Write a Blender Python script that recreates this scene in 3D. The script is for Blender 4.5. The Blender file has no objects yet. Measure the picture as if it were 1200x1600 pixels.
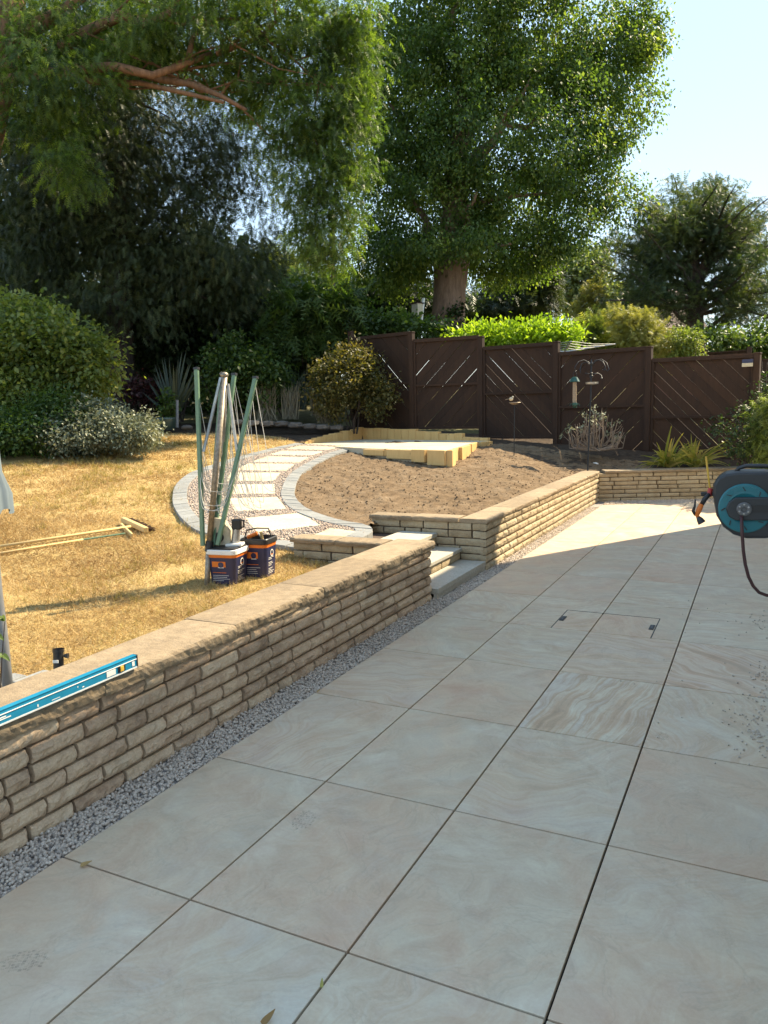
import bpy, math, random
import numpy as np
from mathutils import noise as mn, Vector
R = random.Random(7)
NR = np.random.default_rng(7)
SC = bpy.context.scene
COL = SC.collection
# ------------------------------------------------------------------ camera
C = np.array([2.25621038, -0.91528927, 1.6084237])
RM = np.array([[0.89623527, 0.44294049, -0.02379214], [0.03843718, -0.13098415, -0.99063905], [-0.44191054, 0.88693116, -0.134418]])
F = 1191.72
cd = bpy.data.cameras.new('camera'); cam = bpy.data.objects.new('camera', cd); COL.objects.link(cam)
from mathutils import Matrix
m4 = Matrix.Identity(4)
for i in range(3):
    m4[i][0] = RM[0][i]; m4[i][1] = -RM[1][i]; m4[i][2] = -RM[2][i]; m4[i][3] = C[i]
cam.matrix_world = m4
cd.sensor_fit = 'AUTO'; cd.sensor_width = 36.0; cd.lens = F / 1600 * 36.0
cd.clip_start = 0.05; cd.clip_end = 3000
SC.camera = cam
# ------------------------------------------------------------------ light
SUN_EL, SUN_AZ = math.radians(45), math.radians(30)
w = bpy.data.worlds.new('World'); SC.world = w; w.use_nodes = True
nt = w.node_tree
sky = nt.nodes.new('ShaderNodeTexSky'); sky.sky_type = 'NISHITA'; sky.sun_disc = False
sky.sun_elevation = SUN_EL; sky.sun_rotation = SUN_AZ; sky.air_density = 1.0; sky.dust_density = 0.1; sky.ozone_density = 1.5
gm = nt.nodes.new('ShaderNodeGamma'); gm.inputs['Gamma'].default_value = 0.25       # sky contrast flattened evenly to bring shade and visible sky closer
nt.links.new(sky.outputs[0], gm.inputs[0]); hsv = nt.nodes.new('ShaderNodeHueSaturation'); hsv.inputs['Saturation'].default_value = 2.2
nt.links.new(gm.outputs[0], hsv.inputs['Color']); nt.links.new(hsv.outputs[0], nt.nodes['Background'].inputs[0])
nt.nodes['Background'].inputs[1].default_value = 0.15
sd = bpy.data.lights.new('sun', 'SUN'); sd.energy = 2.0; sd.angle = math.radians(0.53); sd.color = (1.0, 0.85, 0.60)
so = bpy.data.objects.new('sun', sd); COL.objects.link(so)
sdir = Vector((math.sin(SUN_AZ) * math.cos(SUN_EL), math.cos(SUN_AZ) * math.cos(SUN_EL), math.sin(SUN_EL)))
so.rotation_euler = sdir.to_track_quat('Z', 'Y').to_euler(); so.location = (20, 30, 40)
SC.view_settings.view_transform = 'Standard'; SC.view_settings.look = 'None'; SC.view_settings.gamma = 1
SC.view_settings.use_curve_mapping = False
SC.view_settings.exposure = 2.7
SC.render.engine = 'CYCLES'
SC.cycles.max_bounces = 8; SC.cycles.diffuse_bounces = 4; SC.cycles.transmission_bounces = 4; SC.cycles.transparent_max_bounces = 8

# ------------------------------------------------------------------ geometry of the site
def ray(px, py): return np.array([(px - 600) / F, (py - 800) / F, 1.0]) @ RM
def at(px, py, D): return C + ray(px, py) * D
def onz(px, py, z):
    d = ray(px, py); return C + d * ((z - C[2]) / d[2])
PA, PB, PC = -0.03, -0.06, 0.055
def P(px, py):
    d = ray(px, py); t = (PA + PB * C[0] + PC * C[1] - C[2]) / (d[2] - PB * d[0] - PC * d[1]); return C + t * d
def zg(x, y):                                    # garden level: a gentle slope up to the back left
    z = PA + PB * x + PC * y
    return np.minimum(np.maximum(z, 0.05), 1.35)
def lerp(a, b, t): return a + (b - a) * t

# ------------------------------------------------------------------ mesh building
class B:
    def __init__(s): s.v = []; s.f = []
    def add(s, vs, fs):
        o = len(s.v); s.v += [tuple(map(float, p)) for p in vs]; s.f += [tuple(i + o for i in f) for f in fs]; return s
    def box(s, c, size, rz=0.0, M=None):
        hx, hy, hz = size[0] / 2, size[1] / 2, size[2] / 2
        vs = [(x, y, z) for z in (-hz, hz) for y in (-hy, hy) for x in (-hx, hx)]
        if M is None:
            k, q = math.cos(rz), math.sin(rz); vs = [(x * k - y * q, x * q + y * k, z) for x, y, z in vs]
        else: vs = [tuple(np.asarray(M) @ np.array(p)) for p in vs]
        return s.add([(c[0] + x, c[1] + y, c[2] + z) for x, y, z in vs], [(0, 2, 3, 1), (4, 5, 7, 6), (0, 1, 5, 4), (2, 6, 7, 3), (0, 4, 6, 2), (1, 3, 7, 5)])
    def bar(s, a, b, wx, wy, up=(0, 0, 1)):       # rectangular bar from a to b
        a, b = np.array(a, float), np.array(b, float); d = b - a; L = np.linalg.norm(d); d = d / L
        u = np.cross(np.array(up, float), d)
        if np.linalg.norm(u) < 1e-4: u = np.cross((0, 1, 0), d)
        u /= np.linalg.norm(u); t = np.cross(d, u)
        return s.box((a + b) / 2, (wx, wy, L), M=np.array([u, t, d]).T)
    def tube(s, pts, r, n=8, cap=True):
        pts = [np.array(p, float) for p in pts]; k = len(pts)
        rs = list(r) if hasattr(r, '__len__') else [r] * k
        vs = []; fs = []; u = None
        for i, p in enumerate(pts):
            d = pts[min(i + 1, k - 1)] - pts[max(i - 1, 0)]; d = d / (np.linalg.norm(d) + 1e-9)
            if u is None:
                u = np.cross(d, (0, 0, 1) if abs(d[2]) < .9 else (1, 0, 0))
            u = u - d * (u @ d); u /= np.linalg.norm(u) + 1e-9; t = np.cross(d, u)
            for j in range(n):
                a = 2 * math.pi * j / n; vs.append(p + rs[i] * (math.cos(a) * u + math.sin(a) * t))
        for i in range(k - 1):
            for j in range(n):
                fs.append((i * n + j, i * n + (j + 1) % n, (i + 1) * n + (j + 1) % n, (i + 1) * n + j))
        if cap: fs += [tuple(range(n))[::-1], tuple(range((k - 1) * n, k * n))]
        return s.add(vs, fs)
    def lathe(s, prof, c, n=20, M=None, cap=False):
        vs = []; fs = []; k = len(prof)
        for r, z in prof:
            for j in range(n):
                a = 2 * math.pi * j / n; p = np.array((r * math.cos(a), r * math.sin(a), z))
                if M is not None: p = np.asarray(M) @ p
                vs.append(np.array(c) + p)
        for i in range(k - 1):
            for j in range(n): fs.append((i * n + j, i * n + (j + 1) % n, (i + 1) * n + (j + 1) % n, (i + 1) * n + j))
        if cap: fs += [tuple(range(n))[::-1], tuple(range((k - 1) * n, k * n))]
        return s.add(vs, fs)
    def prism(s, poly, z0, z1):                   # poly: list of (x,y)
        n = len(poly)
        if sum(poly[i][0] * poly[(i + 1) % n][1] - poly[(i + 1) % n][0] * poly[i][1] for i in range(n)) < 0: poly = poly[::-1]
        g = (lambda i: z0) if not callable(z0) else (lambda i: z0(*poly[i]))
        h = (lambda i: z1) if not callable(z1) else (lambda i: z1(*poly[i]))
        vs = [(p[0], p[1], g(i)) for i, p in enumerate(poly)] + [(p[0], p[1], h(i)) for i, p in enumerate(poly)]
        return s.add(vs, [tuple(range(n))[::-1], tuple(range(n, 2 * n))] + [(i, (i + 1) % n, n + (i + 1) % n, n + i) for i in range(n)])
    def extrude3(s, poly3, off):                  # planar 3D polygon extruded by a vector
        n = len(poly3); off = np.array(off); vs = [np.array(p) for p in poly3] + [np.array(p) + off for p in poly3]
        return s.add(vs, [tuple(range(n)), tuple(range(n, 2 * n))[::-1]] + [((i + 1) % n, i, n + i, n + (i + 1) % n) for i in range(n)])
    def ball(s, c, r, sq=(1, 1, 1), n=10, m=6):
        prof = [(r * math.sin(math.pi * i / m) + 1e-4, -r * math.cos(math.pi * i / m)) for i in range(m + 1)]
        o = len(s.v); s.lathe(prof, (0, 0, 0), n)
        for i in range(o, len(s.v)):
            x, y, z = s.v[i]; s.v[i] = (c[0] + x * sq[0], c[1] + y * sq[1], c[2] + z * sq[2])
        return s

def clip(poly, a, b):                              # keep the part of poly left of a->b
    out = []; n = len(poly)
    side = lambda p: (b[0] - a[0]) * (p[1] - a[1]) - (b[1] - a[1]) * (p[0] - a[0])
    for i in range(n):
        p, q = poly[i], poly[(i + 1) % n]; sp, sq = side(p), side(q)
        if sp >= 0: out.append(p)
        if sp * sq < 0:
            t = sp / (sp - sq); out.append((p[0] + (q[0] - p[0]) * t, p[1] + (q[1] - p[1]) * t))
    return out

def mesh_np(name, V, Fc, attr=None, smooth=False):
    me = bpy.data.meshes.new(name); V = np.asarray(V, np.float32); Fc = np.asarray(Fc, np.int32)
    k = Fc.shape[1]; me.vertices.add(len(V)); me.vertices.foreach_set('co', V.ravel())
    me.loops.add(Fc.size); me.loops.foreach_set('vertex_index', Fc.ravel())
    me.polygons.add(len(Fc)); me.polygons.foreach_set('loop_start', np.arange(0, Fc.size, k, dtype=np.int32))
    me.update(calc_edges=True)
    if smooth: me.polygons.foreach_set('use_smooth', np.ones(len(Fc), bool))
    if attr is not None:
        a = me.attributes.new('v', 'FLOAT', 'POINT'); a.data.foreach_set('value', np.asarray(attr, np.float32))
    me.validate(); return me

def root_of(o):
    while o.parent: o = o.parent
    return o
def link(name, me, mat, parent=None, bevel=0.0, smooth=False):
    o = bpy.data.objects.new(name, me); COL.objects.link(o)
    if mat is not None and not me.materials: me.materials.append(mat)
    if parent is not None: o.parent = parent
    if bevel:
        b = o.modifiers.new('bevel', 'BEVEL'); b.width = bevel; b.segments = 2; b.limit_method = 'ANGLE'
    if smooth:
        for p in me.polygons: p.use_smooth = True
    return o
def obj(name, b, mat, parent=None, bevel=0.0, smooth=False, loc=None, kind=None):
    """b is given in world coordinates; parts are stored relative to their thing's base point"""
    off = np.array(root_of(parent).location) if parent is not None else np.array(loc if loc is not None else (0, 0, 0), float)
    me = bpy.data.meshes.new(name); me.from_pydata([tuple(np.array(p) - off) for p in b.v], [], b.f); me.update()
    o = link(name, me, mat, parent, bevel, smooth)
    if parent is None: o.location = off
    if kind: o['kind'] = kind
    return o
def npobj(name, V, Fc, mat, parent=None, attr=None, smooth=False, kind=None, loc=None):
    off = np.array(root_of(parent).location) if parent is not None else np.array(loc if loc is not None else (0, 0, 0), float)
    o = link(name, mesh_np(name, np.asarray(V) - off, Fc, attr, smooth), mat, parent)
    if parent is None: o.location = off
    if kind: o['kind'] = kind
    return o
def tag(o, label, cat, group=None):
    o['label'] = label; o['category'] = cat
    if group: o['group'] = group
    return o
def thing(name, label, cat, loc, group=None):
    o = bpy.data.objects.new(name, None); COL.objects.link(o); o.location = tuple(map(float, loc)); o.empty_display_size = .2
    return tag(o, label, cat, group)
def struct(o): o['kind'] = 'structure'; return o

# ------------------------------------------------------------------ materials
def mat_new(name):
    m = bpy.data.materials.new(name); m.use_nodes = True; nt = m.node_tree
    return m, nt, nt.nodes['Principled BSDF']
def N(nt, typ, **kw):
    n = nt.nodes.new(typ)
    for k, v in kw.items():
        if k in n.inputs.keys(): n.inputs[k].default_value = v
        else: setattr(n, k, v)
    return n
def ramp(nt, fac, stops):
    r = N(nt, 'ShaderNodeValToRGB'); cr = r.color_ramp
    while len(cr.elements) < len(stops): cr.elements.new(.5)
    for e, (p, c) in zip(cr.elements, stops): e.position = p; e.color = (*c, 1)
    nt.links.new(fac, r.inputs[0]); return r.outputs[0]
def mix(nt, fac, a, b, mode='MIX'):
    m = N(nt, 'ShaderNodeMix', data_type='RGBA', blend_type=mode)
    for s, i in ((fac, 0), (a, 6), (b, 7)):
        if isinstance(s, (int, float)): m.inputs[i].default_value = s
        elif isinstance(s, tuple): m.inputs[i].default_value = (*s, 1)
        else: nt.links.new(s, m.inputs[i])
    return m.outputs[2]
def math_(nt, op, a, b=0.0, c=None):
    m = N(nt, 'ShaderNodeMath', operation=op)
    for s, i in ((a, 0), (b, 1), (c, 2)):
        if s is None: continue
        if isinstance(s, (int, float)): m.inputs[i].default_value = s
        else: nt.links.new(s, m.inputs[i])
    return m.outputs[0]
def bump(nt, bsdf, h, strength=.4, dist=.01):
    b = N(nt, 'ShaderNodeBump'); b.inputs['Strength'].default_value = strength; b.inputs['Distance'].default_value = dist
    nt.links.new(h, b.inputs['Height']); nt.links.new(b.outputs[0], bsdf.inputs['Normal'])
def pos(nt): return N(nt, 'ShaderNodeNewGeometry').outputs['Position']
def noise_(nt, vec, scale, detail=5, rough=.6, dist=0.0):
    n = N(nt, 'ShaderNodeTexNoise'); n.inputs['Scale'].default_value = scale; n.inputs['Detail'].default_value = detail
    n.inputs['Roughness'].default_value = rough; n.inputs['Distortion'].default_value = dist
    nt.links.new(vec, n.inputs['Vector']); return n
def simple(name, col, rough=.6, metal=0.0, var=.12, scale=14, bumpd=0.0, spec=None):
    m, nt, bs = mat_new(name); p = pos(nt); n = noise_(nt, p, scale)
    d = tuple(c * (1 - var * 1.6) for c in col); l = tuple(min(1, c * (1 + var * 1.4)) for c in col)
    nt.links.new(ramp(nt, n.outputs[0], [(.25, d), (.75, l)]), bs.inputs['Base Color'])
    bs.inputs['Roughness'].default_value = rough; bs.inputs['Metallic'].default_value = metal
    if spec is not None: bs.inputs['Specular IOR Level'].default_value = spec
    if bumpd: bump(nt, bs, noise_(nt, p, scale * 5).outputs[0], .5, bumpd)
    return m
def stone_mat(name, stops, moss=(.10, .085, .055), rough=.9, bd=.006, scale=9, objvar=.25, stain=.35):
    m, nt, bs = mat_new(name); p = pos(nt)
    oi = N(nt, 'ShaderNodeObjectInfo').outputs['Random']
    n1 = noise_(nt, p, scale, 8, .65); f = math_(nt, 'ADD', math_(nt, 'MULTIPLY', n1.outputs[0], 1 - objvar), math_(nt, 'MULTIPLY', oi, objvar))
    c = ramp(nt, f, stops)
    n2 = noise_(nt, p, 2.6, 6, .7); st = ramp(nt, n2.outputs[0], [(.46, (0, 0, 0)), (.72, (1, 1, 1))])
    c = mix(nt, math_(nt, 'MULTIPLY', st, stain), c, moss)
    n3 = noise_(nt, p, scale * 12, 4, .7)
    c = mix(nt, .35, c, ramp(nt, n3.outputs[0], [(.3, (.25, .25, .25)), (.7, (.8, .8, .8))]), 'OVERLAY')
    nt.links.new(c, bs.inputs['Base Color']); bs.inputs['Roughness'].default_value = rough
    n4 = noise_(nt, p, scale * 5, 9, .7)
    bump(nt, bs, n4.outputs[0], .8, bd); return m

def slab_mat():
    m, nt, bs = mat_new('porcelain_slab'); p = pos(nt)
    oi = N(nt, 'ShaderNodeObjectInfo').outputs['Random']
    st = N(nt, 'ShaderNodeAttribute', attribute_type='OBJECT', attribute_name='stripe').outputs['Fac']
    off = N(nt, 'ShaderNodeCombineXYZ'); 
    nt.links.new(math_(nt, 'MULTIPLY', oi, 91.0), off.inputs[0]); nt.links.new(math_(nt, 'MULTIPLY', oi, 37.0), off.inputs[1]); nt.links.new(math_(nt, 'MULTIPLY', oi, 53.0), off.inputs[2])
    rot = N(nt, 'ShaderNodeVectorRotate', rotation_type='Z_AXIS'); nt.links.new(p, rot.inputs['Vector'])
    rr = N(nt, 'ShaderNodeAttribute', attribute_type='OBJECT', attribute_name='turn').outputs['Fac']
    nt.links.new(rr, rot.inputs['Angle'])
    q = N(nt, 'ShaderNodeVectorMath', operation='ADD'); nt.links.new(rot.outputs[0], q.inputs[0]); nt.links.new(off.outputs[0], q.inputs[1]); q = q.outputs[0]
    # slow warp of the coordinates, then bands across it
    wn = noise_(nt, q, 1.15, 3, .5); wv = N(nt, 'ShaderNodeVectorMath', operation='SCALE'); nt.links.new(wn.outputs['Color'], wv.inputs[0]); nt.links.new(math_(nt, 'SUBTRACT', 1.45, math_(nt, 'MULTIPLY', st, 1.05)), wv.inputs['Scale'])
    q2 = N(nt, 'ShaderNodeVectorMath', operation='ADD'); nt.links.new(q, q2.inputs[0]); nt.links.new(wv.outputs[0], q2.inputs[1]); q2 = q2.outputs[0]
    sep = N(nt, 'ShaderNodeSeparateXYZ'); nt.links.new(q2, sep.inputs[0])
    cx = N(nt, 'ShaderNodeCombineXYZ'); nt.links.new(sep.outputs[0], cx.inputs[0]); nt.links.new(math_(nt, 'MULTIPLY', sep.outputs[1], .07), cx.inputs[1])
    band = noise_(nt, cx.outputs[0], 8.5, 7, .62)
    cloud = noise_(nt, q, 2.3, 8, .62, .6)
    mot = noise_(nt, q2, 6.0, 9, .68, .4)
    tan_, grey, pale, pink = (.605, .465, .325), (.575, .47, .34), (.67, .58, .45), (.585, .415, .29)
    base = ramp(nt, cloud.outputs[0], [(.30, pink), (.44, tan_), (.56, grey), (.74, pale)])
    stripes = ramp(nt, band.outputs[0], [(.30, (.44, .33, .225)), (.40, (.60, .44, .295)), (.47, (.68, .60, .46)), (.52, (.55, .40, .265)), (.60, (.65, .585, .48)), (.68, (.53, .38, .26))])
    c = mix(nt, st, base, stripes)
    tint = ramp(nt, oi, [(0, (.93, .93, .90)), (.3, (1, .965, .925)), (.5, (1, .89, .83)), (.75, (.93, .90, .855)), (1, (1, .985, .96))])
    c = mix(nt, .8, c, tint, 'MULTIPLY')
    c = mix(nt, .32, c, ramp(nt, mot.outputs[0], [(.28, (.27, .23, .2)), (.5, (.5, .5, .5)), (.72, (.74, .75, .76))]), 'OVERLAY')
    vein = noise_(nt, q2, 1.9, 6, .6, .8); v = math_(nt, 'ABSOLUTE', math_(nt, 'SUBTRACT', vein.outputs[0], .5))
    vm = ramp(nt, v, [(.0, (1, 1, 1)), (.012, (0, 0, 0))]); c = mix(nt, math_(nt, 'MULTIPLY', vm, .16), c, (.25, .2, .155))
    pa = N(nt, 'ShaderNodeAttribute', attribute_type='OBJECT', attribute_name='pale').outputs['Fac']
    pn = noise_(nt, q2, 1.7, 7, .6, .5); c = mix(nt, math_(nt, 'MULTIPLY', ramp(nt, pn.outputs[0], [(.53, (0, 0, 0)), (.62, (1, 1, 1))]), pa), c, (.66, .66, .57))
    dust = noise_(nt, p, 3.1, 9, .75); c = mix(nt, math_(nt, 'MULTIPLY', ramp(nt, dust.outputs[0], [(.5, (0, 0, 0)), (.8, (1, 1, 1))]), .25), c, (.47, .45, .42))
    gr = noise_(nt, p, 75, 6, .7); c = mix(nt, .16, c, ramp(nt, gr.outputs[0], [(.3, (.3, .29, .28)), (.7, (.7, .7, .7))]), 'OVERLAY')
    sp = noise_(nt, p, 190, 2, .5); c = mix(nt, math_(nt, 'MULTIPLY', ramp(nt, sp.outputs[0], [(.74, (0, 0, 0)), (.8, (1, 1, 1))]), .5), c, (.2, .18, .16))
    nt.links.new(c, bs.inputs['Base Color'])
    nt.links.new(ramp(nt, dust.outputs[0], [(.3, (.38, .38, .38)), (.75, (.62, .62, .62))]), bs.inputs['Roughness'])
    bs.inputs['Specular IOR Level'].default_value = .42
    bump(nt, bs, mot.outputs[0], .25, .0025); return m

def leaf_mat(name, stops, trans=.35, rough=.5, tcol=None, spec=.4):
    m, nt, bs = mat_new(name)
    v = N(nt, 'ShaderNodeAttribute', attribute_name='v').outputs['Fac']
    c = ramp(nt, v, stops); nt.links.new(c, bs.inputs['Base Color']); bs.inputs['Roughness'].default_value = rough
    bs.inputs['Specular IOR Level'].default_value = spec
    tr = N(nt, 'ShaderNodeBsdfTranslucent')
    tc = mix(nt, 1.0, c, tcol or (1.5, 1.55, .55), 'MULTIPLY'); nt.links.new(tc, tr.inputs['Color'])
    ms = N(nt, 'ShaderNodeMixShader'); ms.inputs[0].default_value = trans
    nt.links.new(bs.outputs[0], ms.inputs[1]); nt.links.new(tr.outputs[0], ms.inputs[2])
    nt.links.new(ms.outputs[0], nt.nodes['Material Output'].inputs['Surface']); return m
def bark_mat(name, a, b, sc=(14, 14, 2.2), bd=.03):
    m, nt, bs = mat_new(name); p = pos(nt)
    mp = N(nt, 'ShaderNodeMapping'); mp.inputs['Scale'].default_value = sc; nt.links.new(p, mp.inputs[0])
    n = noise_(nt, mp.outputs[0], 1.0, 8, .7, .3); nt.links.new(ramp(nt, n.outputs[0], [(.3, a), (.7, b)]), bs.inputs['Base Color'])
    bs.inputs['Roughness'].default_value = .95; bump(nt, bs, n.outputs[0], .9, bd); return m
def soil_mat(name, a, b, c3, sc=7, bd=.03):
    m, nt, bs = mat_new(name); p = pos(nt); n = noise_(nt, p, sc, 10, .72); f = noise_(nt, p, sc * 9, 6, .7)
    c = ramp(nt, n.outputs[0], [(.28, a), (.5, b), (.75, c3)])
    c = mix(nt, .5, c, ramp(nt, f.outputs[0], [(.3, (.3, .3, .3)), (.7, (.75, .75, .75))]), 'OVERLAY')
    nt.links.new(c, bs.inputs['Base Color']); bs.inputs['Roughness'].default_value = 1; bs.inputs['Specular IOR Level'].default_value = .1
    bump(nt, bs, math_(nt, 'ADD', n.outputs[0], math_(nt, 'MULTIPLY', f.outputs[0], .4)), .9, bd); return m

M = {}
M['slab'] = slab_mat()
M['joint'] = simple('joint_dark', (.010, .0095, .009), .95)
M['brick'] = stone_mat('walling_stone', [(.22, (.27, .175, .11)), (.42, (.47, .33, .215)), (.6, (.59, .44, .29)), (.82, (.68, .54, .385))])
M['brick_warm'] = stone_mat('walling_stone_warm', [(.22, (.26, .19, .11)), (.45, (.39, .30, .18)), (.75, (.48, .40, .27))], stain=.3)
M['mortar'] = stone_mat('mortar', [(.2, (.06, .038, .026)), (.8, (.13, .088, .062))], stain=.3)
M['coping'] = stone_mat('coping_concrete', [(.25, (.18, .13, .08)), (.5, (.28, .21, .13)), (.8, (.39, .30, .20))], moss=(.15, .11, .07), bd=.008, scale=16, stain=.55)
M['step'] = stone_mat('step_stone', [(.25, (.36, .33, .27)), (.8, (.50, .46, .38))], moss=(.3, .26, .2), bd=.002, scale=5, stain=.3)
M['pathslab'] = stone_mat('path_slab', [(.2, (.46, .38, .26)), (.8, (.58, .51, .38))], moss=(.42, .30, .15), bd=.002, scale=3, stain=.55)
M['kerb'] = stone_mat('granite_sett', [(.2, (.16, .165, .165)), (.8, (.29, .295, .285))], moss=(.24, .21, .165), bd=.002, scale=14, stain=.25)
M['pebble'] = stone_mat('grey_pebbles', [(.15, (.24, .19, .155)), (.5, (.55, .46, .375)), (.85, (.83, .74, .62))], moss=(.34, .29, .25), bd=.002, scale=38, objvar=0, stain=.2)
M['pebble_warm'] = stone_mat('cream_pebbles', [(.15, (.20, .15, .12)), (.5, (.40, .325, .265)), (.85, (.64, .57, .48))], moss=(.35, .22, .16), bd=.002, scale=30, objvar=0, stain=.3)
M['gravel_base'] = soil_mat('gravel_bed', (.16, .145, .13), (.32, .29, .27), (.44, .41, .38), 40, .01)
M['soil'] = soil_mat('dry_soil', (.11, .073, .043), (.175, .122, .075), (.24, .18, .12), 5, .03)
M['mulch'] = soil_mat('dark_bed_soil', (.035, .026, .02), (.075, .055, .04), (.12, .09, .065), 9, .03)
M['earth'] = soil_mat('ground_earth', (.08, .075, .04), (.13, .12, .06), (.17, .15, .08), 2, .03)
M['timber'] = None
def timber_mat(name, a, b, sc=(9, 9, 1.4), rough=.75):
    m, nt, bs = mat_new(name); p = pos(nt); oi = N(nt, 'ShaderNodeObjectInfo').outputs['Random']
    mp = N(nt, 'ShaderNodeMapping'); mp.inputs['Scale'].default_value = sc; nt.links.new(p, mp.inputs[0])
    n = noise_(nt, mp.outputs[0], 2.2, 8, .65, .5)
    f = math_(nt, 'ADD', math_(nt, 'MULTIPLY', n.outputs[0], .75), math_(nt, 'MULTIPLY', oi, .25))
    c = ramp(nt, f, [(.25, a), (.75, b)])
    k = N(nt, 'ShaderNodeTexVoronoi'); k.inputs['Scale'].default_value = 5; nt.links.new(p, k.inputs['Vector'])
    c = mix(nt, math_(nt, 'MULTIPLY', ramp(nt, k.outputs[0], [(.03, (1, 1, 1)), (.1, (0, 0, 0))]), .5), c, tuple(x * .45 for x in a))
    nt.links.new(c, bs.inputs['Base Color']); bs.inputs['Roughness'].default_value = rough; bump(nt, bs, n.outputs[0], .5, .004); return m
M['timber'] = timber_mat('new_sleeper_timber', (.58, .34, .115), (.75, .51, .21))
M['fence'] = timber_mat('brown_stained_timber', (.022, .0095, .0045), (.050, .023, .011), rough=.85)
M['post'] = timber_mat('fence_post_timber', (.028, .0125, .006), (.056, .027, .014), rough=.85)
M['handle'] = timber_mat('broom_wood', (.45, .29, .11), (.62, .45, .2))
M['green_arm'] = simple('green_painted_steel', (.13, .22, .135), .45, .0, .1, 30)
M['steel'] = simple('galvanised_steel', (.46, .44, .41), .38, .75, .15, 30)
M['rust_steel'] = simple('weathered_steel', (.30, .25, .19), .5, .5, .3, 40)
M['line'] = simple('pale_line', (.62, .59, .53), .6)
M['navy'] = simple('navy_plastic', (.022, .026, .075), .35, 0, .1)
M['orange'] = simple('orange_print', (.68, .17, .02), .45, 0, .05)
M['white'] = simple('white_plastic', (.75, .74, .70), .45, 0, .06)
M['black'] = simple('black_plastic', (.018, .018, .020), .42, 0, .1)
M['charcoal'] = simple('charcoal_plastic', (.028, .031, .036), .42, 0, .12, 6)
M['teal'] = simple('teal_plastic', (.015, .155, .19), .38, 0, .06, 6)
M['hub'] = simple('grey_plastic', (.12, .12, .125), .5)
M['hose'] = simple('maroon_hose', (.055, .018, .02), .45)
M['red'] = simple('red_plastic', (.42, .04, .035), .4)
M['yellow'] = simple('yellow_tube', (.62, .38, .05), .45)
M['blue'] = simple('blue_enamel', (.012, .20, .34), .32, 0, .08, 20)
M['cream'] = simple('cream_box', (.52, .45, .32), .6, 0, .12, 25)
M['fabric'] = simple('grey_blue_fabric', (.125, .16, .185), .85, 0, .06, 8)
M['pole'] = simple('grey_painted_pole', (.20, .205, .215), .4, .2, .06)
M['bristle'] = simple('brown_bristle', (.10, .055, .03), .95, 0, .35, 60)
M['darkiron'] = simple('dark_iron', (.035, .037, .04), .5, .6, .15)
M['greenpot'] = simple('glazed_green_pot', (.075, .11, .085), .25, 0, .15, 8)
M['feedgreen'] = simple('dark_green_plastic', (.015, .07, .05), .35)
M['seed'] = simple('bird_seed', (.34, .26, .18), .9, 0, .4, 90)
M['rockedge'] = stone_mat('edging_rock', [(.2, (.07, .058, .05)), (.8, (.20, .175, .15))], scale=7)
M['housebrick'] = stone_mat('house_brick', [(.2, (.20, .09, .06)), (.8, (.34, .17, .12))], scale=10)
M['render'] = simple('cream_render', (.78, .74, .66), .9, 0, .06, 3)  # pale colour picked to bounce light into the patio shade
M['rooftile'] = stone_mat('roof_tile', [(.2, (.14, .09, .07)), (.8, (.26, .18, .14))], scale=6)
M['glass'] = simple('window_glass', (.03, .035, .04), .06, 0, .1)
M['lamp'] = simple('lamp_post_grey', (.42, .44, .45), .5, .3)
M['bark_lime'] = bark_mat('lime_bark', (.13, .08, .055), (.31, .205, .145))
M['bark_yew'] = bark_mat('yew_bark', (.13, .062, .035), (.33, .18, .10))
M['bark_dark'] = bark_mat('dark_bark', (.03, .022, .018), (.09, .068, .055))
M['twig'] = bark_mat('pale_twig', (.17, .13, .10), (.34, .28, .22))
def fol(name, dark, mid, light, **k): return leaf_mat(name, [(0.0, dark), (.5, mid), (1.0, light)], **k)
M['l_lime'] = fol('lime_leaves', (.042, .075, .02), (.092, .15, .04), (.24, .29, .075), trans=.5, tcol=(1.6, 1.65, .5))
M['l_yew'] = fol('yew_needles', (.04, .066, .02), (.10, .155, .038), (.25, .30, .07), trans=.5, tcol=(1.4, 1.6, .45))
M['l_spruce'] = fol('spruce_needles', (.03, .044, .02), (.06, .082, .034), (.11, .13, .05), trans=.25)
M['l_yew2'] = fol('grey_green_needles', (0.0343, 0.053, 0.0281), (0.0655, 0.0967, 0.0437), (0.1326, 0.156, 0.0655), trans=0.35)
M['l_dark'] = fol('shade_darkened_leaves', (0.013, 0.026, 0.0104), (0.0286, 0.0546, 0.0182), (0.0585, 0.091, 0.0312), trans=0.30)  # leaf colour darkened to stand for deep shade under the trees
M['l_mid'] = fol('mid_green_leaves', (0.0364, 0.0676, 0.0156), (0.078, 0.13, 0.0312), (0.143, 0.195, 0.052), trans=0.42)
M['l_olive'] = fol('olive_leaves', (.075, .105, .028), (.17, .215, .055), (.32, .33, .10), trans=.45)
M['l_grey'] = fol('grey_green_leaves', (0.0878, 0.1107, 0.0675), (0.189, 0.2093, 0.135), (0.3645, 0.3645, 0.243), trans=0.25, tcol=(1.1, 1.1, .8))
M['l_bright'] = fol('lime_green_leaves', (0.125, 0.2125, 0.015), (0.2625, 0.3875, 0.0312), (0.425, 0.5375, 0.0625), trans=0.50, tcol=(1.3, 1.35, .5))
M['l_gold'] = fol('golden_leaves', (.16, .17, .035), (.32, .31, .08), (.48, .45, .16), trans=.42, tcol=(1.2, 1.2, .6))
M['l_brown'] = fol('bronze_leaves', (.045, .05, .016), (.10, .095, .028), (.22, .17, .05), trans=.38)
M['l_red'] = fol('dark_red_leaves', (.03, .012, .011), (.065, .022, .02), (.10, .035, .03), trans=.3, tcol=(1.3, .8, .8))
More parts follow.
